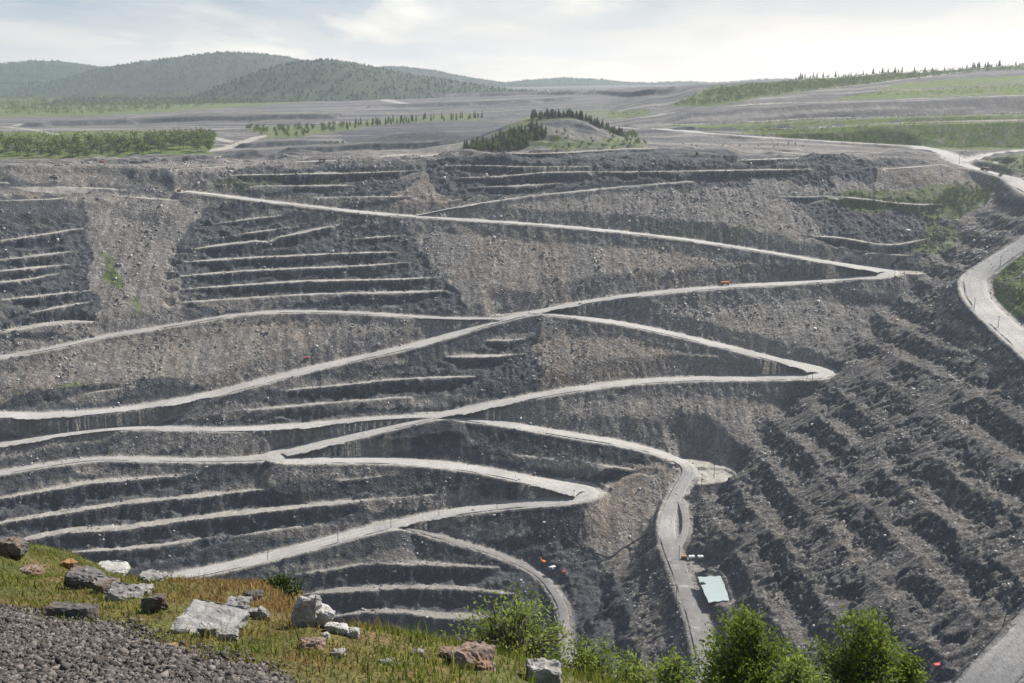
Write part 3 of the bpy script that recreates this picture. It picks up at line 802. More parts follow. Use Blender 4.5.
# rubble: blasted stones lying on the slopes
N = 150000
xs = rng.uniform(-480, 470, N); ys = rng.uniform(430, 1230, N)
wgt = sample(PITM, xs, ys) * (.10 + .9 * sample(STREAM, xs, ys)) * (1 - .97 * sample(A_flat, xs, ys)) * (1 - .6 * sample(A_rock, xs, ys))
keep = rng.random(N) < wgt * .6
xs, ys = xs[keep], ys[keep]; print('rubble', len(xs))
sz = .5 + rng.exponential(.42, len(xs)).clip(0, 2.6) * np.clip(ys / 850, .6, 1.3)
pos = np.c_[xs, ys, ground_z(xs, ys) + sz * .12]
merge(STONES, pos, sz[:, None] * rng.uniform(.7, 1.3, (len(xs), 3)), rng.uniform(0, 6.28, len(xs)), 'rubble', M['rubble'], tilt=rng.normal(0, .35, len(xs)))

# ------------------------------------------------------------------ distant trees
def leaf_mat(name, c0, c1, trans=.3):
    n = NT(name); p = n.pos()
    f = n.math('ADD', n.math('MULTIPLY', n.attr('tone'), .6), n.math('MULTIPLY', n.noise(p, 1.6, 3), .4))
    col = n.ramp(f, [(.2, c0), (.8, c1)])
    n.color(col)
    tr = n.n('ShaderNodeBsdfTranslucent'); n.l(col, tr.inputs[0])
    mx = n.n('ShaderNodeMixShader'); mx.inputs[0].default_value = trans
    n.l(n.b.outputs[0], mx.inputs[1]); n.l(tr.outputs[0], mx.inputs[2])
    n.l(mx.outputs[0], n.t.nodes['Material Output'].inputs['Surface'])
    return n.m
M['spruce'] = leaf_mat('spruce needles', (.020, .038, .014), (.058, .088, .028), .15)
M['birch'] = leaf_mat('birch leaves', (.055, .092, .018), (.165, .200, .050), .25)
M['bark'] = plain('bark', (.09, .075, .06), .9, scale=8)
def conifer(seed, tiers=9, n=9):
    """1 m tall spruce: drooping jagged whorls round a stem"""
    r = np.random.default_rng(seed); V = []; F = []
    for t in range(tiers):
        z0 = .10 + .84 * t / tiers; rad = .20 * (1 - t / tiers) ** .85 + .015
        for k in range(n):
            a = 2 * PI * (k + r.random() * .8) / n; L = rad * r.uniform(.6, 1.25); dz = r.uniform(.0, .05)
            wv = .055 * (1.15 - t / tiers) * r.uniform(.8, 1.4)
            i = len(V); ca, sa = math.cos(a), math.sin(a)
            V += [(0, 0, z0 + .10), (ca * L * .6 - sa * wv, sa * L * .6 + ca * wv, z0 + .045 - dz), (ca * L, sa * L, z0 - dz), (ca * L * .6 + sa * wv, sa * L * .6 - ca * wv, z0 + .045 - dz)]
            F.append((i, i + 1, i + 2, i + 3))
    return np.array(V), np.array(F)
def clump(seed, n=130, squash=1.0, low=.12):
    """1 m tall broad crown of small leaf sprays in several lobes"""
    r = np.random.default_rng(seed); V = []; F = []
    lobes = [(r.normal(0, .10), r.normal(0, .10), r.uniform(low + .2, .82), r.uniform(.14, .25)) for _ in range(8)]
    for k in range(n):
        cx, cy_, cz, rr = lobes[k % 8]
        d = r.normal(size=3); d /= np.linalg.norm(d); q = np.array([cx, cy_, cz]) + d * rr * r.uniform(.55, 1.1)
        q[2] = max(q[2], low * .6)
        a = r.normal(size=3); a /= np.linalg.norm(a); b = np.cross(a, d); b /= np.linalg.norm(b) + 1e-6
        s1, s2 = r.uniform(.035, .075), r.uniform(.03, .06)
        i = len(V); V += [q - a * s1, q + b * s2, q + a * s1, q - b * s2]; F.append((i, i + 1, i + 2, i + 3))
    V = np.array(V); V[:, :2] *= squash
    return V, np.array(F)
def stem_verts(h, r0, n=5):
    a = np.linspace(0, 2 * PI, n, endpoint=False)
    V = [(r0 * math.cos(t), r0 * math.sin(t), -.03) for t in a] + [(r0 * .4 * math.cos(t), r0 * .4 * math.sin(t), h) for t in a]
    return np.array(V), np.array([(k, (k + 1) % n, n + (k + 1) % n, n + k) for k in range(n)])
CON = [conifer(k) for k in range(5)]; CLU = [clump(40 + k, 150) for k in range(5)]; SHR = [clump(60 + k, 110, 1.5, .02) for k in range(4)]
def proto_mesh(name, crown, stem, mc, ms):
    V = np.vstack([crown[0], stem[0]]); F = [crown[1], stem[1] + len(crown[0])]
    o = mesh_np(name, V, F, mc, False, link=False, attrs={'tone': np.r_[np.repeat(rng.random(len(crown[1])), 4), np.zeros(len(stem[0]))]})
    o.data.materials.append(ms)
    mi = np.zeros(len(o.data.polygons), np.int32); mi[len(crown[1]):] = 1; o.data.polygons.foreach_set('material_index', mi)
    return o.data
ME_CON = [proto_mesh('spruce_tree', c, stem_verts(.9, .014), M['spruce'], M['bark']) for c in CON]
ME_BIR = [proto_mesh('birch_tree', c, stem_verts(.85, .014), M['birch'], M['bark']) for c in CLU]
ME_SHR = [proto_mesh('shrub', c, stem_verts(.5, .02), M['birch'], M['bark']) for c in SHR]
def in_area(px, n, gap):
    """n places inside an outline seen in the photograph, some metres apart"""
    b = np.array(px, float); b = np.vstack([np.linspace(b[i], b[(i + 1) % len(b)], 5)[:-1] for i in range(len(b))])
    w = hit(b[:, 0], b[:, 1])[:, :2]; out = []; tries = 0
    while len(out) < n and tries < 60:
        tries += 1
        c = rng.uniform(w.min(0), w.max(0), (n * 4, 2)); c = c[inpoly(c[:, 0], c[:, 1], w)]
        for q in c:
            if len(out) >= n: break
            if gap and out and (np.hypot(*(np.array(out) - q).T) < gap).any(): continue
            out.append(q)
    out = np.array(out); return np.c_[out, ground_z(out[:, 0], out[:, 1])]
def plant(meshes, name, cat, places, hmin, hmax, label, group, fat=1.0):
    for k, q in enumerate(places):
        h = rng.uniform(hmin, hmax)
        o = bpy.data.objects.new(name, meshes[rng.integers(len(meshes))]); COL.objects.link(o)
        o.location = q; o.rotation_euler = (0, 0, rng.uniform(0, 6.28)); f = fat * rng.uniform(.85, 1.2)
        o.scale = (h * f, h * f, h)
        tag(o, label, cat, group)
KN_TOP = [(545,114.5),(575,112.5),(605,115),(630,127),(615,131),(592,121),(560,118)]
KN_FL = [(462,152),(500,140),(535,130),(548,136),(535,149),(495,153)]
KN_R = [(540,135),(600,136),(632,130),(648,147),(600,150),(540,151)]
STRIP_L = [(243,131),(300,128),(345,126),(345,131),(300,138),(268,139)]
STRIP_R = [(345,126),(400,120),(480,116.5),(488,119.5),(400,124),(347,130)]
LEFT = [(0,146),(60,147),(140,144),(215,139),(213,152),(150,156),(80,158.5),(0,158.5)]
def crest(us, y0, y1):
    out = []
    for u in us:
        yy = np.arange(y0, y1, 2.0); xx = (u - 512) / 1127 * yy; z = ground_z(xx, yy); i = (z / yy).argmax()
        yq = yy[i] + rng.uniform(-22, 10); xq = (u - 512) / 1127 * yq; out.append((xq, yq, ground_z(xq, yq)))
    return np.array(out)
plant(ME_CON, 'spruce_tree', 'spruce', crest(rng.uniform(532, 626, 110), 1255, 1430), 5, 12, 'dark spruce on the top of the wooded knoll at the pit rim', 'spruces on the top of the knoll', 1.7)
plant(ME_CON, 'spruce_tree', 'spruce', in_area(KN_FL, 60, 5), 8, 14, 'spruce on the left flank of the wooded knoll above the benches', 'spruces on the left flank of the knoll', 1.6)
plant(ME_BIR, 'birch_tree', 'birch', in_area(KN_FL, 56, 4), 6, 11, 'leafy birch between the spruces on the left flank of the knoll', 'birches on the left flank of the knoll', 1.1)
plant(ME_BIR, 'birch_tree', 'birch', in_area(KN_R, 66, 4), 3.5, 8, 'low birch on the rocky ledge under the knoll', 'birches under the knoll', 1.3)
plant(ME_CON, 'spruce_tree', 'spruce', in_area(STRIP_R, 60, 5), 9, 15, 'slim spruce in the thin row on the terrace left of the knoll', 'spruces in the row left of the knoll')
plant(ME_BIR, 'birch_tree', 'birch', in_area(STRIP_L, 62, 5), 8, 13, 'birch in the grove beside the pale track fork', 'birches by the track fork', 1.0)
plant(ME_BIR, 'birch_tree', 'birch', in_area(LEFT, 112, 6), 11, 18, 'birch in the dense belt along the rim of the pit', 'birches in the belt along the rim', 1.05)
SH_A = [(950,186),(1000,186),(990,200),(968,214),(945,212),(935,205)]
plant(ME_SHR, 'shrub', 'shrub', in_area(SH_A, 48, 4), 5, 9, 'leafy green shrub in the thicket below the plateau road', 'shrubs in the thicket below the plateau road', .8)
plant(ME_SHR, 'shrub', 'shrub', in_area([(840,194),(880,191),(912,200),(880,207),(850,204)], 26, 4), 2, 4, 'low green shrub on the ledge above the dark rock corner', 'shrubs on the ledge above the rock corner', .9)
plant(ME_SHR, 'shrub', 'shrub', in_area([(915,228),(952,222),(960,236),(925,250)], 14, 4), 2, 4.5, 'green shrub on the rock bench near the upper hairpin', 'shrubs near the upper hairpin', .9)
plant(ME_SHR, 'shrub', 'shrub', in_area([(1006,165),(1030,158),(1035,172),(1012,172)], 14, 4), 3, 5, 'green shrub beside the plateau road junction', 'shrubs beside the plateau road junction', .9)
plant(ME_SHR, 'shrub', 'shrub', in_area([(322,144),(348,142),(346,148),(325,150)], 7, 5), 5, 8, 'shrub in the lone dark clump below the track', 'shrubs in the lone clump below the track', .9)
plant(ME_SHR, 'shrub', 'shrub', in_area([(640,148),(780,143),(810,147),(700,149)], 22, 8), 1.5, 4, 'small shrub on the stony flat beside the plateau road', 'shrubs on the stony flat')
plant(ME_SHR, 'shrub', 'shrub', in_area([(990,285),(1022,262),(1024,300),(1006,300)], 12, 4), 1.5, 3, 'green shrub on the bank inside the road bend', 'shrubs on the bank inside the road bend')
q = ghit([568.5], [211.0])
plant(ME_BIR, 'birch_tree', 'birch', q, 8, 8.5, 'lone small birch on the bare slope between two roads', None, .75)
def skyline(us, drop=1.0):
    out = []
    for u in us:
        yy = np.arange(1500, 3400, 6.0); xx = (u - 512) / 1127 * yy
        z = ground_z(xx, yy); i = (z / yy).argmax(); out.append((xx[i], yy[i], z[i]))
    return np.array(out)
us = np.r_[rng.uniform(790, 1024, 50), rng.normal(880, 12, 10), rng.normal(985, 16, 16)]
plant(ME_CON, 'spruce_tree', 'spruce', skyline(us), 5, 15, 'spruce standing against the sky on the terraced spoil hill', 'spruces on the skyline of the spoil hill', 1.2)

# ------------------------------------------------------------------ forests too far to count
def low_con(seed):
    r = np.random.default_rng(seed); V = []; F = []
    for z0, z1, rad in ((.08, .55, .24), (.32, .78, .18), (.55, 1.0, .11)):
        i = len(V); a = np.linspace(0, 2 * PI, 5, endpoint=False) + r.random()
        V += [(rad * r.uniform(.7, 1.2) * math.cos(t), rad * r.uniform(.7, 1.2) * math.sin(t), z0 + r.uniform(-.04, .04)) for t in a] + [(0, 0, z1)]
        F += [(i + k, i + (k + 1) % 5, i + 5) for k in range(5)]
    return np.array(V), np.array(F)
LOWC = [low_con(k) for k in range(4)]
LOWB = [clump(80 + k, 34, 1.2, .05) for k in range(4)]
for b in LOWB: b[0][:] = (b[0] - b[0].mean(0)) * 1.0 + b[0].mean(0)
def scatter(protos, name, P, h0, h1, mat, fat=1.0):
    h = rng.uniform(h0, h1, len(P)); f = h * fat * rng.uniform(.8, 1.3, len(P))
    return merge(protos, P, np.c_[f, f, h], rng.uniform(0, 6.28, len(P)), name, mat)
M['spruce_far'] = leaf_mat('far spruce', (.016, .032, .020), (.036, .056, .032), .1)
M['birch_far'] = leaf_mat('far birch', (.050, .085, .016), (.155, .185, .042), .2)
scatter(LOWB, 'forest', in_area([(0,141),(60,142),(140,139),(215,136),(213,146),(150,149),(80,151),(0,151)], 260, 3), 10, 17, M['birch'])
P = []
for (hx, hy, hz), dist in HILLS:
    n = 7000 if dist > 4000 else 6000
    x = rng.uniform(hx[0], hx[-1], n); y = rng.uniform(dist - 800, dist + 150, n)
    i = np.searchsorted(hx, x).clip(0, len(hx) - 1); j = np.searchsorted(hy, y).clip(0, len(hy) - 1)
    P.append(np.c_[x, y, hz[i, j] - 2])
scatter(LOWC, 'forest', np.vstack(P), 4, 12, M['spruce_far'], 2.0)
scatter(LOWB, 'forest', in_area([(-40,117),(100,116),(200,108),(300,102),(420,94),(470,91),(200,93),(-40,94)], 4200, 0), 10, 20, M['birch_far'])
scatter(LOWB, 'forest', in_area([(674,106),(712,90),(800,82),(900,75),(1040,66),(1040,70),(960,74),(850,87),(760,98),(712,106)], 2600, 0), 4, 10, M['birch_far'])
scatter(LOWB, 'shrubbery', np.vstack([in_area([(735,131),(845,127),(913,124),(1060,121),(1060,148),(960,149),(900,143),(790,136)], 2200, 0), in_area([(655,126),(742,123),(913,117),(1060,113),(1060,117),(913,121),(742,125)], 900, 0), in_area([(840,98),(870,92),(1040,84),(1040,92),(900,96)], 700, 0), in_area([(608,112),(650,109),(650,116),(612,118)], 150, 0), in_area([(-40,133),(150,132),(215,134),(150,142),(-40,144)], 700, 0)]), 1.2, 3.6, M['birch_far'], 1.2)
scatter(LOWB, 'shrubbery', np.vstack([in_area([(97,248),(106,250),(122,280),(118,290),(106,275)], 60, 0), in_area([(820,192),(880,188),(1000,188),(975,215),(930,222),(900,208),(850,212)], 300, 0), in_area([(985,266),(1030,240),(1030,312),(1005,300)], 300, 0), in_area([(230,180),(340,178),(330,187),(225,188)], 120, 0)]), .7, 1.8, M['birch_far'], 1.3)
# ------------------------------------------------------------------ things with parts
def empty(name, loc, rz, label, cat, group=None):
    o = bpy.data.objects.new(name, None); COL.objects.link(o); o.location = loc; o.rotation_euler = (0, 0, rz)
    return tag(o, label, cat, group)
class MB:
    def __init__(s): s.V = []; s.F4 = []; s.F3 = []
    def box(s, x0, x1, y0, y1, z0, z1, tx=0.0, ty=0.0):
        """a box whose top is drawn in by tx, ty"""
        i = len(s.V)
        for x, y, z in ((x0,y0,z0),(x1,y0,z0),(x1,y1,z0),(x0,y1,z0)): s.V.append((x, y, z))
        for x, y, z in ((x0+tx,y0+ty,z1),(x1-tx,y0+ty,z1),(x1-tx,y1-ty,z1),(x0+tx,y1-ty,z1)): s.V.append((x, y, z))
        s.F4 += [(i+3,i+2,i+1,i),(i+4,i+5,i+6,i+7),(i,i+1,i+5,i+4),(i+1,i+2,i+6,i+5),(i+2,i+3,i+7,i+6),(i+3,i,i+4,i+7)]; return s
    def tube(s, a, b, r0, r1=None, n=10):
        a, b = np.array(a, float), np.array(b, float); r1 = r0 if r1 is None else r1
        d = (b - a) / np.linalg.norm(b - a); u = np.cross(d, (0, 0, 1) if abs(d[2]) < .9 else (1, 0, 0)); u /= np.linalg.norm(u); w_ = np.cross(d, u)
        i = len(s.V)
        for c, r in ((a, r0), (b, r1)):
            for k in range(n):
                t = 2 * PI * k / n; s.V.append(tuple(c + r * (math.cos(t) * u + math.sin(t) * w_)))
        for k in range(n): s.F4.append((i + k, i + (k + 1) % n, i + n + (k + 1) % n, i + n + k))
        s.V += [tuple(a), tuple(b)]; j = len(s.V) - 2
        for k in range(n): s.F3 += [(j, i + (k + 1) % n, i + k), (j + 1, i + n + k, i + n + (k + 1) % n)]
        return s
    def poly(s, pts, y0, y1):
        """outline in x, z pushed out along y"""
        i = len(s.V); n = len(pts)
        s.V += [(x, y0, z) for x, z in pts] + [(x, y1, z) for x, z in pts]
        for k in range(n): s.F4.append((i + k, i + n + k, i + n + (k + 1) % n, i + (k + 1) % n))
        for k in range(1, n - 1): s.F3 += [(i, i + k, i + k + 1), (i + n, i + n + k + 1, i + n + k)]
        return s
    def build(s, name, mat, parent, bevel=0.0):
        fs = [np.array(f) for f in (s.F4, s.F3) if f]
        o = mesh_np(name, s.V, fs, mat, False, parent)
        if bevel:
            b = o.modifiers.new('edge', 'BEVEL'); b.width = bevel; b.segments = 2; b.limit_method = 'ANGLE'
        return o
M['orange'] = plain('dusty orange paint', (.55, .17, .04)); M['red'] = plain('dusty red paint', (.42, .045, .035)); M['rust'] = plain('rusty brown paint', (.17, .075, .05))
M['tyre'] = plain('tyre rubber', (.022, .022, .023), .85); M['steel'] = plain('worn steel', (.16, .16, .165), .5, .6); M['white'] = plain('white paint', (.72, .72, .70))
M['glass'] = plain('dark cab glass', (.02, .025, .03), .12, var=.1); M['wood'] = plain('grey pole timber', (.10, .085, .07), .9); M['blue'] = plain('blue paint', (.08, .20, .34))
M['maroon'] = plain('dusty maroon paint', (.16, .035, .035))

def wheel(par, x, y, r, wd):
    t = MB().tube((x, y - wd / 2, r), (x, y + wd / 2, r), r, n=16).build('wheel', M['tyre'], par, .05)
    MB().tube((x, y - wd / 2 - .03, r), (x, y + wd / 2 + .03, r), r * .5, n=12).build('rim', M['steel'], t)
def dump_truck(loc, rz, s, paint, label):
    o = empty('dump_truck', loc, rz, label, 'truck'); o.scale = (s, s, s)
    MB().box(-4, 4, -.6, .6, 1.0, 1.5).box(-3.2, 3.6, -1.1, -.7, 1.05, 1.35).box(-3.2, 3.6, .7, 1.1, 1.05, 1.35).build('chassis', M['steel'], o, .04)
    MB().poly([(-4.3, 2.6), (-3.6, 1.65), (1.6, 1.6), (2.3, 3.0), (3.9, 3.35), (3.9, 3.6), (1.9, 3.55), (-4.3, 3.3)], -1.75, 1.75).build('dump_bed', paint, o, .06)
    c = MB().box(2.4, 4.1, .1, 1.5, 1.5, 3.2, .12, .06).build('cab', paint, o, .06)
    MB().box(2.55, 4.06, .08, 1.53, 2.3, 2.95, .02, 0).build('window', M['glass'], c)
    MB().box(3.0, 4.5, -1.6, 1.6, 1.2, 2.1, .1, .05).build('bonnet', paint, o, .06)
    for y in (-1.3, 1.3): MB().box(4.5, 4.56, y - .2, y + .2, 1.5, 1.75).build('headlight', M['white'], o)
    for x in (-2.6, 3.0):
        for y in (-1.45, 1.45): wheel(o, x, y, .95, .75)
    return o
def pickup(loc, rz, s, paint, label):
    o = empty('pickup_truck', loc, rz, label, 'pickup'); o.scale = (s, s, s)
    MB().poly([(-2.6,.5),(2.5,.5),(2.6,1.0),(1.3,1.15),(1.3,1.2),(-2.6,1.2)], -.9, .9).build('body', paint, o, .06)
    c = MB().poly([(-.7,1.2),(1.3,1.2),(.6,1.85),(-.6,1.85)], -.82, .82).build('cab', paint, o, .05)
    MB().poly([(-.55,1.3),(1.0,1.3),(.5,1.76),(-.5,1.76)], -.84, .84).build('window', M['glass'], c)
    for x in (-1.6, 1.6):
        for y in (-.8, .8): wheel(o, x, y, .4, .28)
    for y in (-.65, .65): MB().box(2.55, 2.62, y - .15, y + .15, .8, .95).build('headlight', M['white'], o)
def excavator(loc, rz, s, paint, label):
    o = empty('excavator', loc, rz, label, 'excavator'); o.scale = (s, s, s)
    for y in (-1.2, 1.2): MB().poly([(-2,.25),(-1.7,0),(1.7,0),(2,.25),(2,.6),(1.7,.85),(-1.7,.85),(-2,.6)], y - .3, y + .3).build('track', M['tyre'], o, .04)
    MB().box(-.8, .8, -.9, .9, .5, 1.0).build('turntable', M['steel'], o)
    MB().box(-2.3, .8, -1.35, 1.35, 1.0, 2.2, .08, .08).build('engine_house', paint, o, .08)
    c = MB().box(.3, 1.9, .35, 1.35, 1.0, 2.9, .15, .05).build('cab', paint, o, .06); MB().box(.45, 1.88, .33, 1.37, 1.8, 2.7, .1, .0).build('window', M['glass'], c)
    MB().tube((.8, -.3, 1.5), (3.2, -.3, 4.0), .28, .24, 8).tube((3.2, -.3, 4.0), (4.8, -.3, 3.9), .24, .22, 8).build('boom', paint, o)
    MB().tube((4.8, -.3, 4.0), (5.6, -.3, 1.6), .22, .16, 8).build('arm', paint, o)
    MB().poly([(5.4,1.7),(5.9,1.5),(5.7,.5),(4.9,.3),(4.7,.7),(5.3,.9)], -.85, .25).build('bucket', M['steel'], o, .03)
def drill_rig(loc, rz, s, paint, label):
    o = empty('drill_rig', loc, rz, label, 'drill rig'); o.scale = (s, s, s)
    for y in (-1.1, 1.1): MB().poly([(-1.9,.25),(-1.6,0),(1.6,0),(1.9,.25),(1.9,.6),(1.6,.85),(-1.6,.85),(-1.9,.6)], y - .25, y + .25).build('track', M['tyre'], o, .04)
    MB().box(-2.6, 1.2, -1.2, 1.2, .85, 2.3, .06, .06).build('engine_house', paint, o, .08)
    c = MB().box(1.2, 2.3, .1, 1.2, .85, 2.7, .1, .05).build('cab', paint, o, .06); MB().box(1.3, 2.28, .08, 1.22, 1.6, 2.5, .06, .0).build('window', M['glass'], c)
    MB().tube((1.2, -.5, 1.5), (3.6, -.5, 2.6), .22, .2, 8).build('boom', paint, o)
    MB().box(3.5, 3.85, -.7, -.3, .3, 6.2).build('mast', paint, o, .03)
    MB().tube((3.95, -.5, 0), (3.95, -.5, 5.6), .07, n=8).build('drill_rod', M['steel'], o)
def on_road(u, v):
    q = ghit([u], [v])[0]; q[2] = ground_z(q[0], q[1]) + .72; return q
def on_ground(u, v, up=.1):
    q = ghit([u], [v])[0]; q[2] = ground_z(q[0], q[1]) + up; return q
dump_truck(on_road(725, 285.6), .06, .95, M['orange'], 'orange dump truck driving along the upper haul road')
pickup(on_road(307, 359.5), .35, 1.0, M['red'], 'small red pickup on the long ramp across the left wall')
dump_truck(on_road(985, 171.5), 2.2, 1.05, M['maroon'], 'dark maroon dump truck on the plateau road below its junction')
excavator(on_ground(543, 563), 2.4, .9, M['orange'], 'orange excavator beside the lowest ramp in the pit')
o = empty('pump_container', on_ground(552, 570), .5, 'pale blue pump container beside the lowest ramp', 'container')
MB().box(-2.6, 2.6, -1.2, 1.2, .25, 2.6).build('body', M['blue'], o, .05); MB().box(-2.7, 2.7, -1.3, 1.3, 2.6, 2.75).build('roof', M['white'], o); MB().box(-.5, .5, -1.26, -1.2, .4, 2.3).build('door', M['white'], o)
for x in (-2, 2): MB().box(x - .2, x + .2, -1.1, 1.1, -.3, .25).build('skid', M['steel'], o)
o = empty('fuel_tank', on_ground(563.5, 574), .2, 'red cylindrical fuel tank at the foot of the spur', 'tank')
MB().tube((-1.5, 0, 1.5), (1.5, 0, 1.5), 1.1, n=18).build('tank_body', M['red'], o, .06)
for x in (-.9, .9): MB().box(x - .15, x + .15, -.8, .8, -.2, .6).build('saddle', M['steel'], o)
MB().tube((0, 0, 2.6), (0, 0, 2.85), .25).build('hatch', M['steel'], o)
o = empty('generator', on_ground(684, 559.5), .1, 'dark generator with an orange roof at the pond track', 'generator')
MB().box(-1.9, 1.9, -1.2, 1.2, .2, 2.0).build('body', M['tyre'], o, .05); MB().box(-1.7, 1.5, -1.1, 1.1, 2.0, 3.0, .1, .1).build('canopy', M['orange'], o, .06); MB().tube((1.2, .6, 3.0), (1.2, .6, 3.7), .12).build('exhaust_pipe', M['steel'], o)
for k, (u, lab) in enumerate(((691.5, 'white storage tank on dark legs, next to the orange generator'), (700.5, 'white storage tank on dark legs, farthest from the orange generator'))):
    o = empty('storage_tank', on_ground(u, 559.5), .08, lab, 'tank', 'white tanks above the pond')
    MB().box(-2.1, 2.1, -1.3, 1.3, 1.2, 2.9).build('tank_body', M['white'], o, .25)
    for x in (-1.6, 1.6):
        for y in (-.9, .9): MB().box(x - .18, x + .18, y - .18, y + .18, -.4, 1.2).build('leg', M['tyre'], o)
    MB().tube((0, 0, 2.9), (0, 0, 3.1), .4).build('lid', M['steel'], o)
drill_rig(on_ground(938, 668), .25, .95, M['red'], 'red drill rig on tracks below the right-hand road')
excavator(on_ground(179, 192), .3, .95, M['rust'], 'rust brown excavator on the bench at the end of the upper road')
dump_truck(on_ground(322, 161.5), .1, .85, M['rust'], 'rust brown dump truck on the pale bench below the spruce row')
pickup(on_ground(102, 162.3), 0, 1.1, M['red'], 'tiny red pickup on the rim track under the birch belt')
o = empty('pump_raft', (pc[0] - 6.5, pc[1] + 7, POND_Z), .3, 'dark pump raft floating on the milky pond', 'raft')
MB().box(-2, 2, -1.2, 1.2, -.15, .35).build('deck', M['tyre'], o, .08); MB().box(-.8, .8, -.6, .6, .35, 1.3).build('pump', M['steel'], o, .05); MB().tube((0, 0, .8), (-4.5, 2.5, 1.3), .16).build('hose', M['tyre'], o)
# pipeline over the spur
pw = ghit([648, 629, 610, 596], [534, 546, 558, 554]); pl_ = spline(np.c_[pw[:, :2], ground_z(pw[:, 0], pw[:, 1]) + .8], 3.0)
pm = MB()
for k, a in enumerate(pl_): pl_[k, 2] = max(a[2], ground_z(a[0], a[1]) + .5)
a_ = np.linspace(0, 2 * PI, 8, endpoint=False)
t_ = np.gradient(pl_, axis=0); t_ /= np.linalg.norm(t_, axis=1)[:, None]; sd_ = np.cross(t_, (0, 0, 1)); sd_ /= np.linalg.norm(sd_, axis=1)[:, None]; up_ = np.cross(sd_, t_)
VV = (pl_[:, None] + .55 * (np.cos(a_)[None, :, None] * sd_[:, None] + np.sin(a_)[None, :, None] * up_[:, None])).reshape(-1, 3)
ff = np.array([(i * 8 + k, i * 8 + (k + 1) % 8, (i + 1) * 8 + (k + 1) % 8, (i + 1) * 8 + k) for i in range(len(pl_) - 1) for k in range(8)])
tag(mesh_np('pipeline', VV, ff, M['tyre'], True), 'black pipeline laid down the brown spur towards the pit bottom', 'pipeline')

def utility_pole(u, v, vtop, label, group, lean=0.0, arms=True):
    q = on_ground(u, v, 0)
    hgt = max(4.0, (v - vtop) / FPX * math.hypot(q[0], q[1]) / 1.0 * 1.04)
    o = empty('utility_pole', q, rng.uniform(-.4, .4), label, 'pole', group); o.rotation_euler[1] = lean
    MB().tube((0, 0, -1.5), (0, 0, hgt), .26, .17, 10).build('pole', M['wood'], o)
    if arms:
        c = MB().box(-1.2, 1.2, -.09, .09, hgt - .9, hgt - .7).build('crossarm', M['wood'], o)
        for x in (-1.1, 0, 1.1): MB().tube((x, 0, hgt - .7), (x, 0, hgt - .35), .08, n=8).build('insulator', M['white'], c)
G1 = 'utility poles along the lowest long ramp'; G2 = 'utility poles at the upper hairpin'; G3 = 'utility poles along the right-hand road'; G4 = 'utility poles around the lower pad'
for a in ((268, 561, 551, 'utility pole at the low left end of the long grey ramp', G1), (338, 542, 532, 'second utility pole up the long grey ramp, left of the fork', G1), (391, 528, 518, 'utility pole on the grey ramp just at the lowest fork', G1),
          (439, 516, 506, 'utility pole on the grey ramp right of the lowest fork', G1), (497, 509, 500, 'utility pole on the grey ramp halfway to the hairpin', G1), (574, 499, 489, 'utility pole on the grey ramp at the lower hairpin', G1),
          (894, 285, 269, 'leftmost of the three utility poles at the upper hairpin', G2), (899, 286.5, 270, 'middle one of the three utility poles at the upper hairpin', G2), (903.5, 286, 270, 'rightmost of the three utility poles at the upper hairpin', G2),
          (806.6, 385, 373, 'utility pole at the outer edge of the middle hairpin', 'utility poles at the middle hairpin'), (812, 384, 372, 'utility pole at the very tip of the middle hairpin', 'utility poles at the middle hairpin'),
          (1000, 268, 257, 'utility pole where the right-hand road bends uphill', G3), (945.4, 290, 276, 'utility pole standing on the slope left of the right-hand road bend', G3), (974, 311, 299, 'utility pole on the outer edge of the right-hand road bend', G3), (998, 328, 317, 'utility pole on the outer edge of the right-hand road below the bend', G3),
          (959, 165, 155, 'utility pole at the plateau road junction', 'utility pole of the plateau'), (714, 478, 463, 'utility pole on the back edge of the pale lower pad', G4), (701.5, 488, 473, 'utility pole on the front edge of the pale lower pad', G4),
          (679, 559, 544, 'utility pole beside the track above the generator', G4), (676, 605, 583, 'tall utility pole on the spur left of the pond track', G4)):
    utility_pole(*a)
utility_pole(1002.6, 627, 601, 'leaning utility pole above the lower right road', G3, .15)
# ------------------------------------------------------------------ the foreground ledge
def G0(x, y):
    z = -0.94 - .376 * y
    z = z - (1.08 + .58 * sstep(-2.1, -1.0, x) * sstep(2.5, .5, x) + .30 * sstep(.5, 2.5, x)) * sstep(-2.75, -1.7, x + .12 * (y - 12)) * sstep(6.5, 11.5, y)
    z = z - .42 * np.logaddexp(0, (x + .5) * 1.6) / 1.6
    z = z - .36 * sstep(-6.2, -4.6, x) * sstep(9, 12, y) + .10 * np.exp(-((x + 3.1) / .8) ** 2 - ((y - 12.4) / 1.2) ** 2)        # the mossy hump at the edge
    z = z + .22 * sstep(-4.5, -7, x) * sstep(8, 12, y)
    edge = 13.6 + .5 * np.sin(x * .9) - .9 * sstep(-2.6, -1.6, x) + .8 * np.clip(x - .5, 0, 6)
    z = z - 1.7 * np.logaddexp(0, (y - edge) * 3) / 3
    return z
def G(x, y):
    z = G0(x, y)
    z = z + .10 * fbm(x / 1.3, y / 1.3, 4, 3) + .035 * fbm(x / .35, y / .35, 3, 9)
    return z
def fhit(u, v): return hit(u, v, 2.5, 60.0, G)
fx = axis([(-34,0),(-11,.8),(9,.07),(14,.15),(36,.8)]); fy = axis([(-6,0),(2.5,.5),(16,.07),(20,.25),(46,1.2)])
FX, FY = np.meshgrid(fx, fy, indexing='ij')
FZ = np.where(FY < 1.5, G(FX, np.full_like(FY, 1.5)) - .1 * 0, G(FX, FY))
gl = fhit([-40, 0, 100, 200, 250, 290, 330], [607, 615, 632, 664, 677, 692, 714])
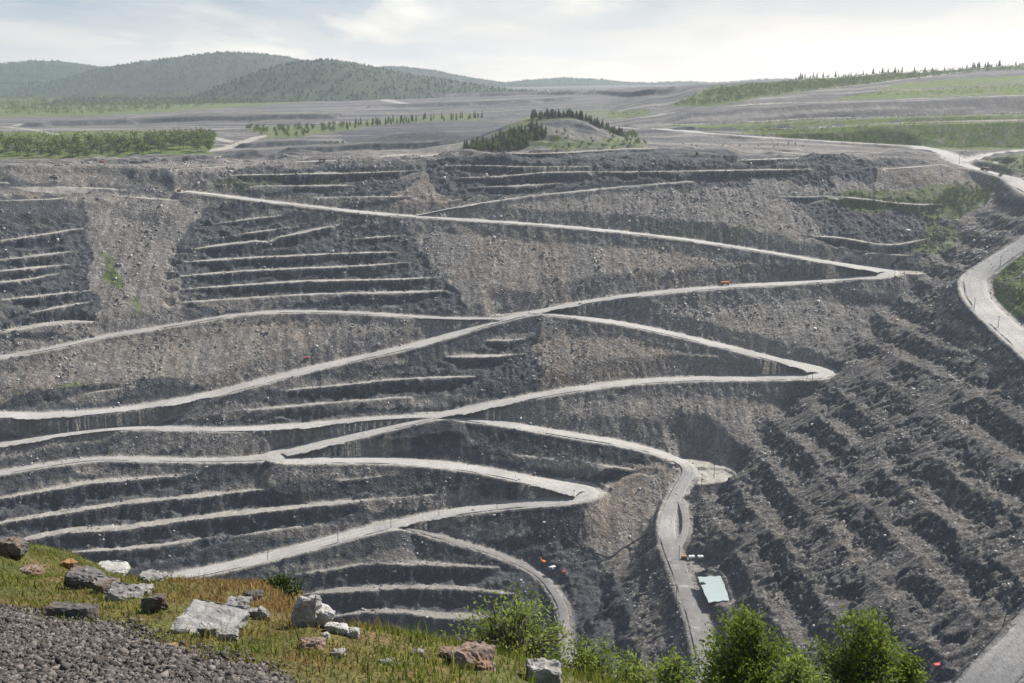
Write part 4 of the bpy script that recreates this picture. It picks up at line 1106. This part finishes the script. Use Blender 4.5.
def gravel_d(x, y):
    """>0 on the gravel bank, metres inside its edge"""
    return np.interp(x, gl[:, 0], gl[:, 1]) + .25 * fbm(x / .8, y / .8, 3, 5) - y
GRV = sstep(-.15, .2, gravel_d(FX, FY))
FZ = FZ + .03 * GRV
def fore_mat():
    n = NT('mossy ledge soil'); p = n.pos()
    a = n.noise(p, .9, 5, .65); b = n.noise(p, 6.0, 4, .7)
    moss = n.ramp(a, [(.3, (.045, .060, .016)), (.45, (.085, .088, .024)), (.58, (.120, .092, .034)), (.72, (.105, .066, .034))])
    moss = n.mix(1.0, moss, n.ramp(b, [(.3, .55), (.7, 1.25)]), 'MULTIPLY')
    grv = n.ramp(n.vor(p, 26), [(0, (.050, .047, .046)), (.6, (.105, .10, .097)), (1, (.24, .23, .22))])
    c = n.mix(n.attr('gravel'), moss, grv)
    n.bump(n.math('ADD', b, n.vor(p, 26, 'Distance')), .8, .04)
    return n.color(c)
M['fore'] = fore_mat()
tag(mesh_np('ground', np.stack([FX, FY, FZ], -1).reshape(-1, 3), grid_faces(len(fx), len(fy)), M['fore'], True, attrs={'gravel': GRV}), kind='structure')
def fz(x, y): return G(x, y) + .03 * sstep(-.15, .2, gravel_d(x, y))

# gravel: loose dark stones
M['gravel'] = stone_mat('dark gravel', (.030, .026, .024), (.185, .165, .150))
N = 360000
x = rng.uniform(-5.2, .6, N); y = rng.uniform(2.6, 8.2, N)
k = (sstep(-.5, .25, gravel_d(x, y)) > rng.random(N) ** .6) & (np.abs(x) < y * .52)
x, y = x[k], y[k]; sz = .006 + rng.exponential(.0042, len(x)).clip(0, .03)
merge(STONES, np.c_[x, y, fz(x, y) + sz * .25 + rng.uniform(0, .015, len(x))], sz[:, None] * rng.uniform(.8, 1.5, (len(x), 3)), rng.uniform(0, 6.28, len(x)), 'gravel', M['gravel'], tilt=rng.normal(0, .6, len(x)))

# grass
def grass_mat():
    n = NT('meadow grass'); p = n.pos()
    t = n.attr('tone'); patch = n.noise(p, 2.4, 6, .75)
    green = n.ramp(t, [(0, (.055, .085, .014)), (.6, (.150, .180, .030)), (1, (.29, .28, .07))])
    dry = n.ramp(t, [(0, (.130, .070, .030)), (.5, (.25, .155, .055)), (1, (.38, .29, .12))])
    c = n.mix(n.ramp(n.math('ADD', patch, n.math('MULTIPLY', n.math('SUBTRACT', n.attr('dry'), .5), .38)), [(.40, 0.0), (.62, 1.0)]), green, dry)
    n.color(c); tr = n.n('ShaderNodeBsdfTranslucent'); n.l(c, tr.inputs[0]); mx = n.n('ShaderNodeMixShader'); mx.inputs[0].default_value = .35
    n.l(n.b.outputs[0], mx.inputs[1]); n.l(tr.outputs[0], mx.inputs[2]); n.l(mx.outputs[0], n.t.nodes['Material Output'].inputs['Surface'])
    return n.m
M['grass'] = grass_mat()
def grass(N):
    x = rng.uniform(-8.5, 9.5, N); y = 4 + 14 * rng.random(N) ** .8
    k = (np.abs(x) < y * .50 + .4) & (gravel_d(x, y) < .05)
    dens = .35 + .65 * sstep(-.25, .25, fbm(x / .7, y / .7, 3, 6))
    k &= rng.random(N) < dens
    x, y = x[k], y[k]; n = len(x)
    u = 512 + 1127 * x / y
    lush = sstep(300, 420, u) * sstep(8.5, 6.5, y) + .8 * sstep(540, 640, u)
    dry = np.clip(.5 + .9 * np.exp(-((u - 360) / 190) ** 2) * sstep(6.3, 8.0, y) - .9 * lush - .25 * sstep(150, 60, u) + .0, 0, 1)
    h = (.020 + rng.gamma(2.0, .010, n).clip(0, .075)) * (1 + .9 * lush + .35 * dry)
    z = fz(x, y) - .015
    a = rng.uniform(0, 6.28, n); wd = .003 + .004 * rng.random(n); lean = rng.uniform(.1, .75, n) * h; la = rng.uniform(0, 6.28, n)
    ca, sa = np.cos(a) * wd, np.sin(a) * wd; lx, ly = np.cos(la) * lean, np.sin(la) * lean
    V = np.empty((n, 5, 3))
    V[:, 0] = np.c_[x - ca, y - sa, z]; V[:, 1] = np.c_[x + ca, y + sa, z]
    V[:, 2] = np.c_[x + ca * .7 + lx * .4, y + sa * .7 + ly * .4, z + h * .62]; V[:, 3] = np.c_[x - ca * .7 + lx * .4, y - sa * .7 + ly * .4, z + h * .62]
    V[:, 4] = np.c_[x + lx, y + ly, z + h]
    i = np.arange(n)[:, None] * 5
    o = mesh_np('grass', V.reshape(-1, 3), [i + np.array([[0, 1, 2, 3]]), i + np.array([[3, 2, 4]])], M['grass'], False, attrs={'tone': np.repeat(rng.random(n), 5), 'dry': np.repeat(dry, 5)})
    tag(o, kind='stuff')
grass(420000)

# ------------------------------------------------------------------ foreground rocks
import bmesh
def rock_mat(name, dark, light, lich=.3, rust=0.0):
    n = NT(name); o = n.pos()
    a = n.noise(o, 3.0, 6, .65); b = n.noise(o, 14, 5, .7)
    c = n.ramp(a, [(.32, dark), (.5, tuple((p + q) / 2 for p, q in zip(dark, light))), (.7, light)])
    c = n.mix(1.0, c, n.ramp(b, [(.3, .7), (.7, 1.2)]), 'MULTIPLY')
    if lich: c = n.mix(n.ramp(n.vor(o, 9, 'Distance'), [(.10, lich), (.2, 0.0)]), c, (.06, .055, .045))
    if rust: c = n.mix(n.ramp(n.noise(o, 5, 4), [(.45, 0.0), (.62, rust)]), c, (.26, .12, .05))
    n.bump(n.math('ADD', a, n.math('MULTIPLY', b, .4)), .6, .05)
    return n.color(c)
M['pale_rock'] = rock_mat('pale lichen rock', (.15, .145, .14), (.34, .328, .31)); M['dark_rock'] = rock_mat('dark split rock', (.035, .033, .032), (.17, .16, .15), .2, .25)
M['grey_rock'] = rock_mat('grey rock', (.13, .125, .12), (.34, .33, .31)); M['brown_rock'] = rock_mat('red-brown rock', (.11, .080, .062), (.28, .225, .185), .2, .35); M['ochre_rock'] = rock_mat('ochre rock', (.22, .12, .05), (.46, .30, .13), .1, .3)
M['white_rock'] = rock_mat('white broken rock', (.22, .21, .20), (.45, .435, .41), .15)
def rock_mesh(seed, sx, sy, sz, blocky=.6, cuts=3):
    r = np.random.default_rng(seed); bm = bmesh.new()
    pts = r.uniform(-1, 1, (26, 3)); pts = np.sign(pts) * np.abs(pts) ** (1 - blocky * .7)
    for q in pts: bm.verts.new((q[0] * sx / 2, q[1] * sy / 2, q[2] * sz / 2))
    ret = bmesh.ops.convex_hull(bm, input=bm.verts)
    bmesh.ops.delete(bm, geom=[v for v in bm.verts if not v.link_faces], context='VERTS')
    bmesh.ops.bevel(bm, geom=list(bm.edges), offset=.05 * min(sx, sy, sz), segments=1, affect='EDGES')
    bmesh.ops.triangulate(bm, faces=bm.faces)
    for _ in range(cuts):
        lim = max(sx, sy) / 14
        ed = [e for e in bm.edges if e.calc_length() > lim]
        if not ed: break
        bmesh.ops.subdivide_edges(bm, edges=ed, cuts=1); bmesh.ops.triangulate(bm, faces=bm.faces)
    bm.normal_update()
    co = np.array([v.co for v in bm.verts]); m = (sx + sy) / 2
    d = (ridged(co[:, 0] / m * 4 + seed, co[:, 1] / m * 4 + co[:, 2] / m * 7, 3, seed % 30) - .5) * .09 * m + fbm(co[:, 0] / m * 11, co[:, 1] / m * 11 + co[:, 2] / m * 9, 2, seed % 23) * .03 * m
    d = d * np.clip(sz / m * 1.6, .3, 1)
    for v, k in zip(bm.verts, d):
        v.co += v.normal * k
        v.co.x = max(-sx * .56, min(sx * .56, v.co.x)); v.co.y = max(-sy * .56, min(sy * .56, v.co.y)); v.co.z = max(-sz * .56, min(sz * .56, v.co.z))
    bm.normal_update()
    me = bpy.data.meshes.new('boulder'); bm.to_mesh(me); bm.free(); return me
def rock(u, v, w_px, h_px, mat, label, seed, deep=.8, blocky=.6, tilt=(0, 0), rz=0.0, name='boulder', cat='rock', group=None, sink=.34):
    q = fhit([u], [v])[0]
    for _ in range(20):                                  # keep it on the ledge
        if q[1] < 13.4: break
        v += 1.5; q = fhit([u], [v])[0]
    dist = np.linalg.norm(q); m = dist / FPX / 1.03
    sx = w_px * m; sz = h_px * m; 
    me = rock_mesh(seed, sx * 1.05, sx * deep, sz * (1 + sink), blocky); me.name = name
    o = bpy.data.objects.new(name, me); COL.objects.link(o); me.materials.append(M[mat])
    q = q + np.array([0, sx * deep * .25, 0]); q[2] = fz(q[0], q[1])
    o.location = (q[0], q[1], q[2] + sz * (.5 - sink * .6)); o.rotation_euler = (tilt[0], tilt[1], rz)
    return tag(o, label, cat, group)
rock(8, 556, 30, 18, 'dark_rock', 'dark boulder with a pale top at the far left end of the ledge', 1, .8)
rock(9, 543, 17, 5, 'pale_rock', 'thin pale stone lying on the dark boulder at the left end', 21, .8, .8, sink=.1)
rock(109, 567, 33, 7, 'white_rock', 'upper white slab of the stacked pair at the crest of the ledge', 2, .9, .9, (.0, .05), sink=.1)
rock(112, 573, 24, 6, 'white_rock', 'lower white slab tucked under the stacked pair at the crest', 3, .8, .9, sink=.25)
rock(68, 569, 16, 9, 'ochre_rock', 'small orange-brown stone left of the dark split outcrop', 4, .8)
rock(27, 574, 24, 8, 'brown_rock', 'flat tan stone in the moss near the left end', 5, .8, .4)
rock(84, 589, 36, 19, 'dark_rock', 'dark split outcrop leaning out of the moss, upper left one', 6, .7, .7, (.2, .25))
rock(104, 593, 26, 13, 'dark_rock', 'low grey shoulder of the split outcrop', 7, .8, .6, (.1, .2))
rock(124, 600, 34, 13, 'grey_rock', 'jagged grey outcrop between the dark ones', 8, .7, .7, (.15, .15))
rock(139, 596, 22, 9, 'grey_rock', 'flat-topped pale step of the jagged outcrop', 9, .8, .9)
rock(153, 612, 22, 19, 'dark_rock', 'dark square block at the right end of the outcrop', 10, .8, .8)
rock(74, 618, 50, 14, 'dark_rock', 'long dark rock with a rusty end at the gravel edge', 11, .5, .5, (0, .06))
rock(204, 632, 62, 13, 'pale_rock', 'big pale tilted slab with dark lichen spots', 12, .95, .85, (.12, .08), -.25, sink=.3)
rock(207, 637, 20, 13, 'grey_rock', 'small grey stone under the front of the big slab', 13)
rock(229, 640, 18, 9, 'pale_rock', 'small pale stone below the right end of the big slab', 14)
rock(232, 613, 34, 16, 'pale_rock', 'pale rounded boulder right behind the big slab', 15, .8, .5)
rock(253, 617, 14, 8, 'pale_rock', 'small pale stone beside the pale boulder', 16)
rock(263, 620, 13, 15, 'grey_rock', 'upright grey stone right of the pale boulder', 17, .8, .5, (.1, .2))
rock(252, 599, 20, 8, 'dark_rock', 'dark flat stone on the mossy hump', 18, .8, .6)
rock(152, 578, 25, 9, 'grey_rock', 'grey flat stone on pebbles behind the jagged outcrop', 19, .8, .8)
rock(146, 584, 9, 6, 'grey_rock', 'little grey stone in front of the grey flat stone', 20)
rock(303, 626, 30, 36, 'grey_rock', 'tall grey cliff block on the edge of the hump', 22, .7, .6, (.1, .28))
rock(319, 626, 26, 26, 'white_rock', 'bright white block leaning on the tall cliff block', 23, .8, .6, (0, .35))
for k, (u, v, w_, h_, lab) in enumerate(((331, 632, 13, 9, 'white broken stone next to the bright white block'), (342, 634, 15, 10, 'white broken stone in the middle of the edge rubble'), (353, 637, 12, 9, 'white broken stone at the lower end of the edge rubble'), (325, 638, 9, 6, 'small white stone in front of the edge rubble'))):
    rock(u, v, w_, h_, 'white_rock', lab, 30 + k, .9, .6)
rock(311, 650, 26, 10, 'brown_rock', 'low brown stone in the reddish grass', 40, .8, .5)
rock(336, 657, 18, 7, 'grey_rock', 'low grey stone right of the brown one in the reddish grass', 41)
rock(418, 656, 14, 7, 'pale_rock', 'small pale stone alone in the yellow grass near the edge', 42)
rock(472, 669, 46, 23, 'brown_rock', 'red-brown cracked boulder left of the small willow', 43, .8, .5)
rock(450, 659, 22, 12, 'brown_rock', 'smaller brown stone leaning on the red-brown boulder', 44)
rock(546, 686, 40, 26, 'grey_rock', 'grey boulder under the willow shrubs at the bottom edge', 45, .8, .6)
rock(385, 664, 12, 5, 'grey_rock', 'small grey stone half hidden by the green grass', 46)
rock(172, 652, 10, 5, 'ochre_rock', 'small ochre stone at the gravel edge below the big slab', 47)

# ------------------------------------------------------------------ willows and shrubs of the foreground
M['willow'] = leaf_mat('willow leaves', (.060, .110, .014), (.235, .285, .055), .46)
M['pale_willow'] = leaf_mat('pale willow leaves', (.100, .150, .024), (.310, .360, .095), .46)
M['juniper'] = leaf_mat('juniper needles', (.020, .036, .010), (.070, .100, .025), .15)
def bush(name, u0, u1, v0, v1, dist, leaf, n_twig, mat, label, cat, seed, lpt=26, stems=7, up=.8, r0=.028, single=False, fill=.9):
    """grows from the ground to fill the width and height it has in the photograph"""
    r = np.random.default_rng(seed)
    uc = (u0 + u1) / 2; d = ray(uc, min(v1, 665)); x = d[0] / d[1] * dist; y = dist
    gz = fz(x, y); d = ray(uc, v0); topz = d[2] / d[1] * dist; Ht = max(.16, topz - gz); Wd = (u1 - u0) / FPX * dist / d[1] * 1.0; Hc = min(Ht, .95 * Wd)
    o = empty(name, (x, y, gz), 0, label, cat)
    mb = MB(); LV = []; LF = []; LT = []
    def leafs(p, dirv, n, spread):
        for _ in range(n):
            q = p + r.normal(0, spread, 3)
            a = r.normal(size=3) + dirv * .8; a /= np.linalg.norm(a); b = np.cross(a, r.normal(size=3)); b /= np.linalg.norm(b) + 1e-9
            L = leaf * r.uniform(.6, 1.3); wv = L * r.uniform(.34, .5)
            i = len(LV); LV.extend([q, q + a * L * .45 + b * wv * .5, q + a * L, q + a * L * .45 - b * wv * .5]); LF.append((i, i + 1, i + 2, i + 3)); LT.extend([r.random()] * 4)
    ends = []
    for k in range(n_twig):
        # twig ends spread through an uneven dome
        a = r.uniform(0, 2 * PI); el = (r.beta(1.1, 1.9) if single else r.beta(1.3, 1.3)) * PI / 2; rad = (r.random() ** .45) * (1 + .22 * math.sin(3 * a + seed) + .15 * math.sin(7 * el + seed))
        ends.append(np.array([math.cos(a) * math.cos(el) * Wd * .5 * rad, math.sin(a) * math.cos(el) * Wd * .45 * rad, Ht - Hc + Hc * ((.12 if not single else .30) + (.88 if not single else .70) * math.sin(el) * min(rad, 1.0))]))
    forks = []
    for k in range(stems):
        a = 2 * PI * k / stems + r.uniform(-.3, .3); f = np.array([math.cos(a) * Wd * .17 * r.uniform(.4, 1), math.sin(a) * Wd * .17 * r.uniform(.4, 1), Ht - Hc + Hc * r.uniform(.3, .5)])
        root = np.array([math.cos(a) * .06, math.sin(a) * .06, -.12]); mid = (root + f) / 2 + r.normal(0, .03, 3)
        mb.tube(root, mid, r0, r0 * .75, 6); mb.tube(mid, f, r0 * .75, r0 * .55, 6); forks.append(f)
    for e in ends:
        f = forks[int(np.argmin([np.linalg.norm(e - q) + r.uniform(0, .25) * Wd for q in forks]))]
        mid = f * .45 + e * .55 + np.array([0, 0, .06 * Ht]) + r.normal(0, .02, 3)
        mb.tube(f, mid, r0 * .38, r0 * .22, 5); mb.tube(mid, e, r0 * .22, r0 * .08, 4)
        dv = e - f; dv = dv / (np.linalg.norm(dv) + 1e-9)
        leafs(e, dv, int(lpt * .5), leaf * .9); leafs(mid * .35 + e * .65, dv, int(lpt * .3), leaf * 1.1); leafs(mid, dv, int(lpt * .2), leaf * 1.2)
    mb.build('branches', M['bark'], o)
    lo = mesh_np('foliage', LV, [np.array(LF)], M[mat], False, o, attrs={'tone': LT})
bush('willow_bush', 684, 804, 618, 700, 13.2, .066, 360, 'willow', 'big round bright green willow bush, left one of the two largest', 'bush', 3)
bush('willow_bush', 800, 926, 618, 700, 13.8, .066, 330, 'willow', 'big bright green willow bush with a ragged top, right one of the two largest', 'bush', 5)
bush('willow_bush', 892, 930, 660, 705, 13.6, .066, 60, 'willow', 'sparse low willow bush at the right end, below the red drill rig', 'bush', 8, 18, 4)
bush('willow_bush', 770, 830, 662, 705, 12.4, .07, 70, 'pale_willow', 'small yellowish bush in the gap between the two largest willows', 'bush', 9, 20, 4)
bush('willow_tree', 456, 576, 594, 668, 11.0, .055, 250, 'pale_willow', 'small open willow tree with a dark forked trunk', 'tree', 11, 17, 4, r0=.034, single=True)
bush('willow_shrub', 552, 626, 642, 690, 11.0, .050, 120, 'pale_willow', 'pale willow shrub right behind the grey boulder at the bottom edge', 'shrub', 13, 20, 5)
bush('willow_shrub', 598, 668, 654, 692, 11.2, .050, 110, 'pale_willow', 'low pale willow shrub in the middle of the shrub row', 'shrub', 14, 20, 5)
bush('willow_shrub', 642, 704, 655, 694, 11.6, .050, 100, 'pale_willow', 'low pale willow shrub against the left side of the big round willow', 'shrub', 15, 20, 5)
bush('juniper_bush', 262, 304, 583, 614, 11.4, .040, 130, 'juniper', 'dark juniper hanging over the edge of the mossy hump', 'bush', 17, 22, 5, r0=.018)
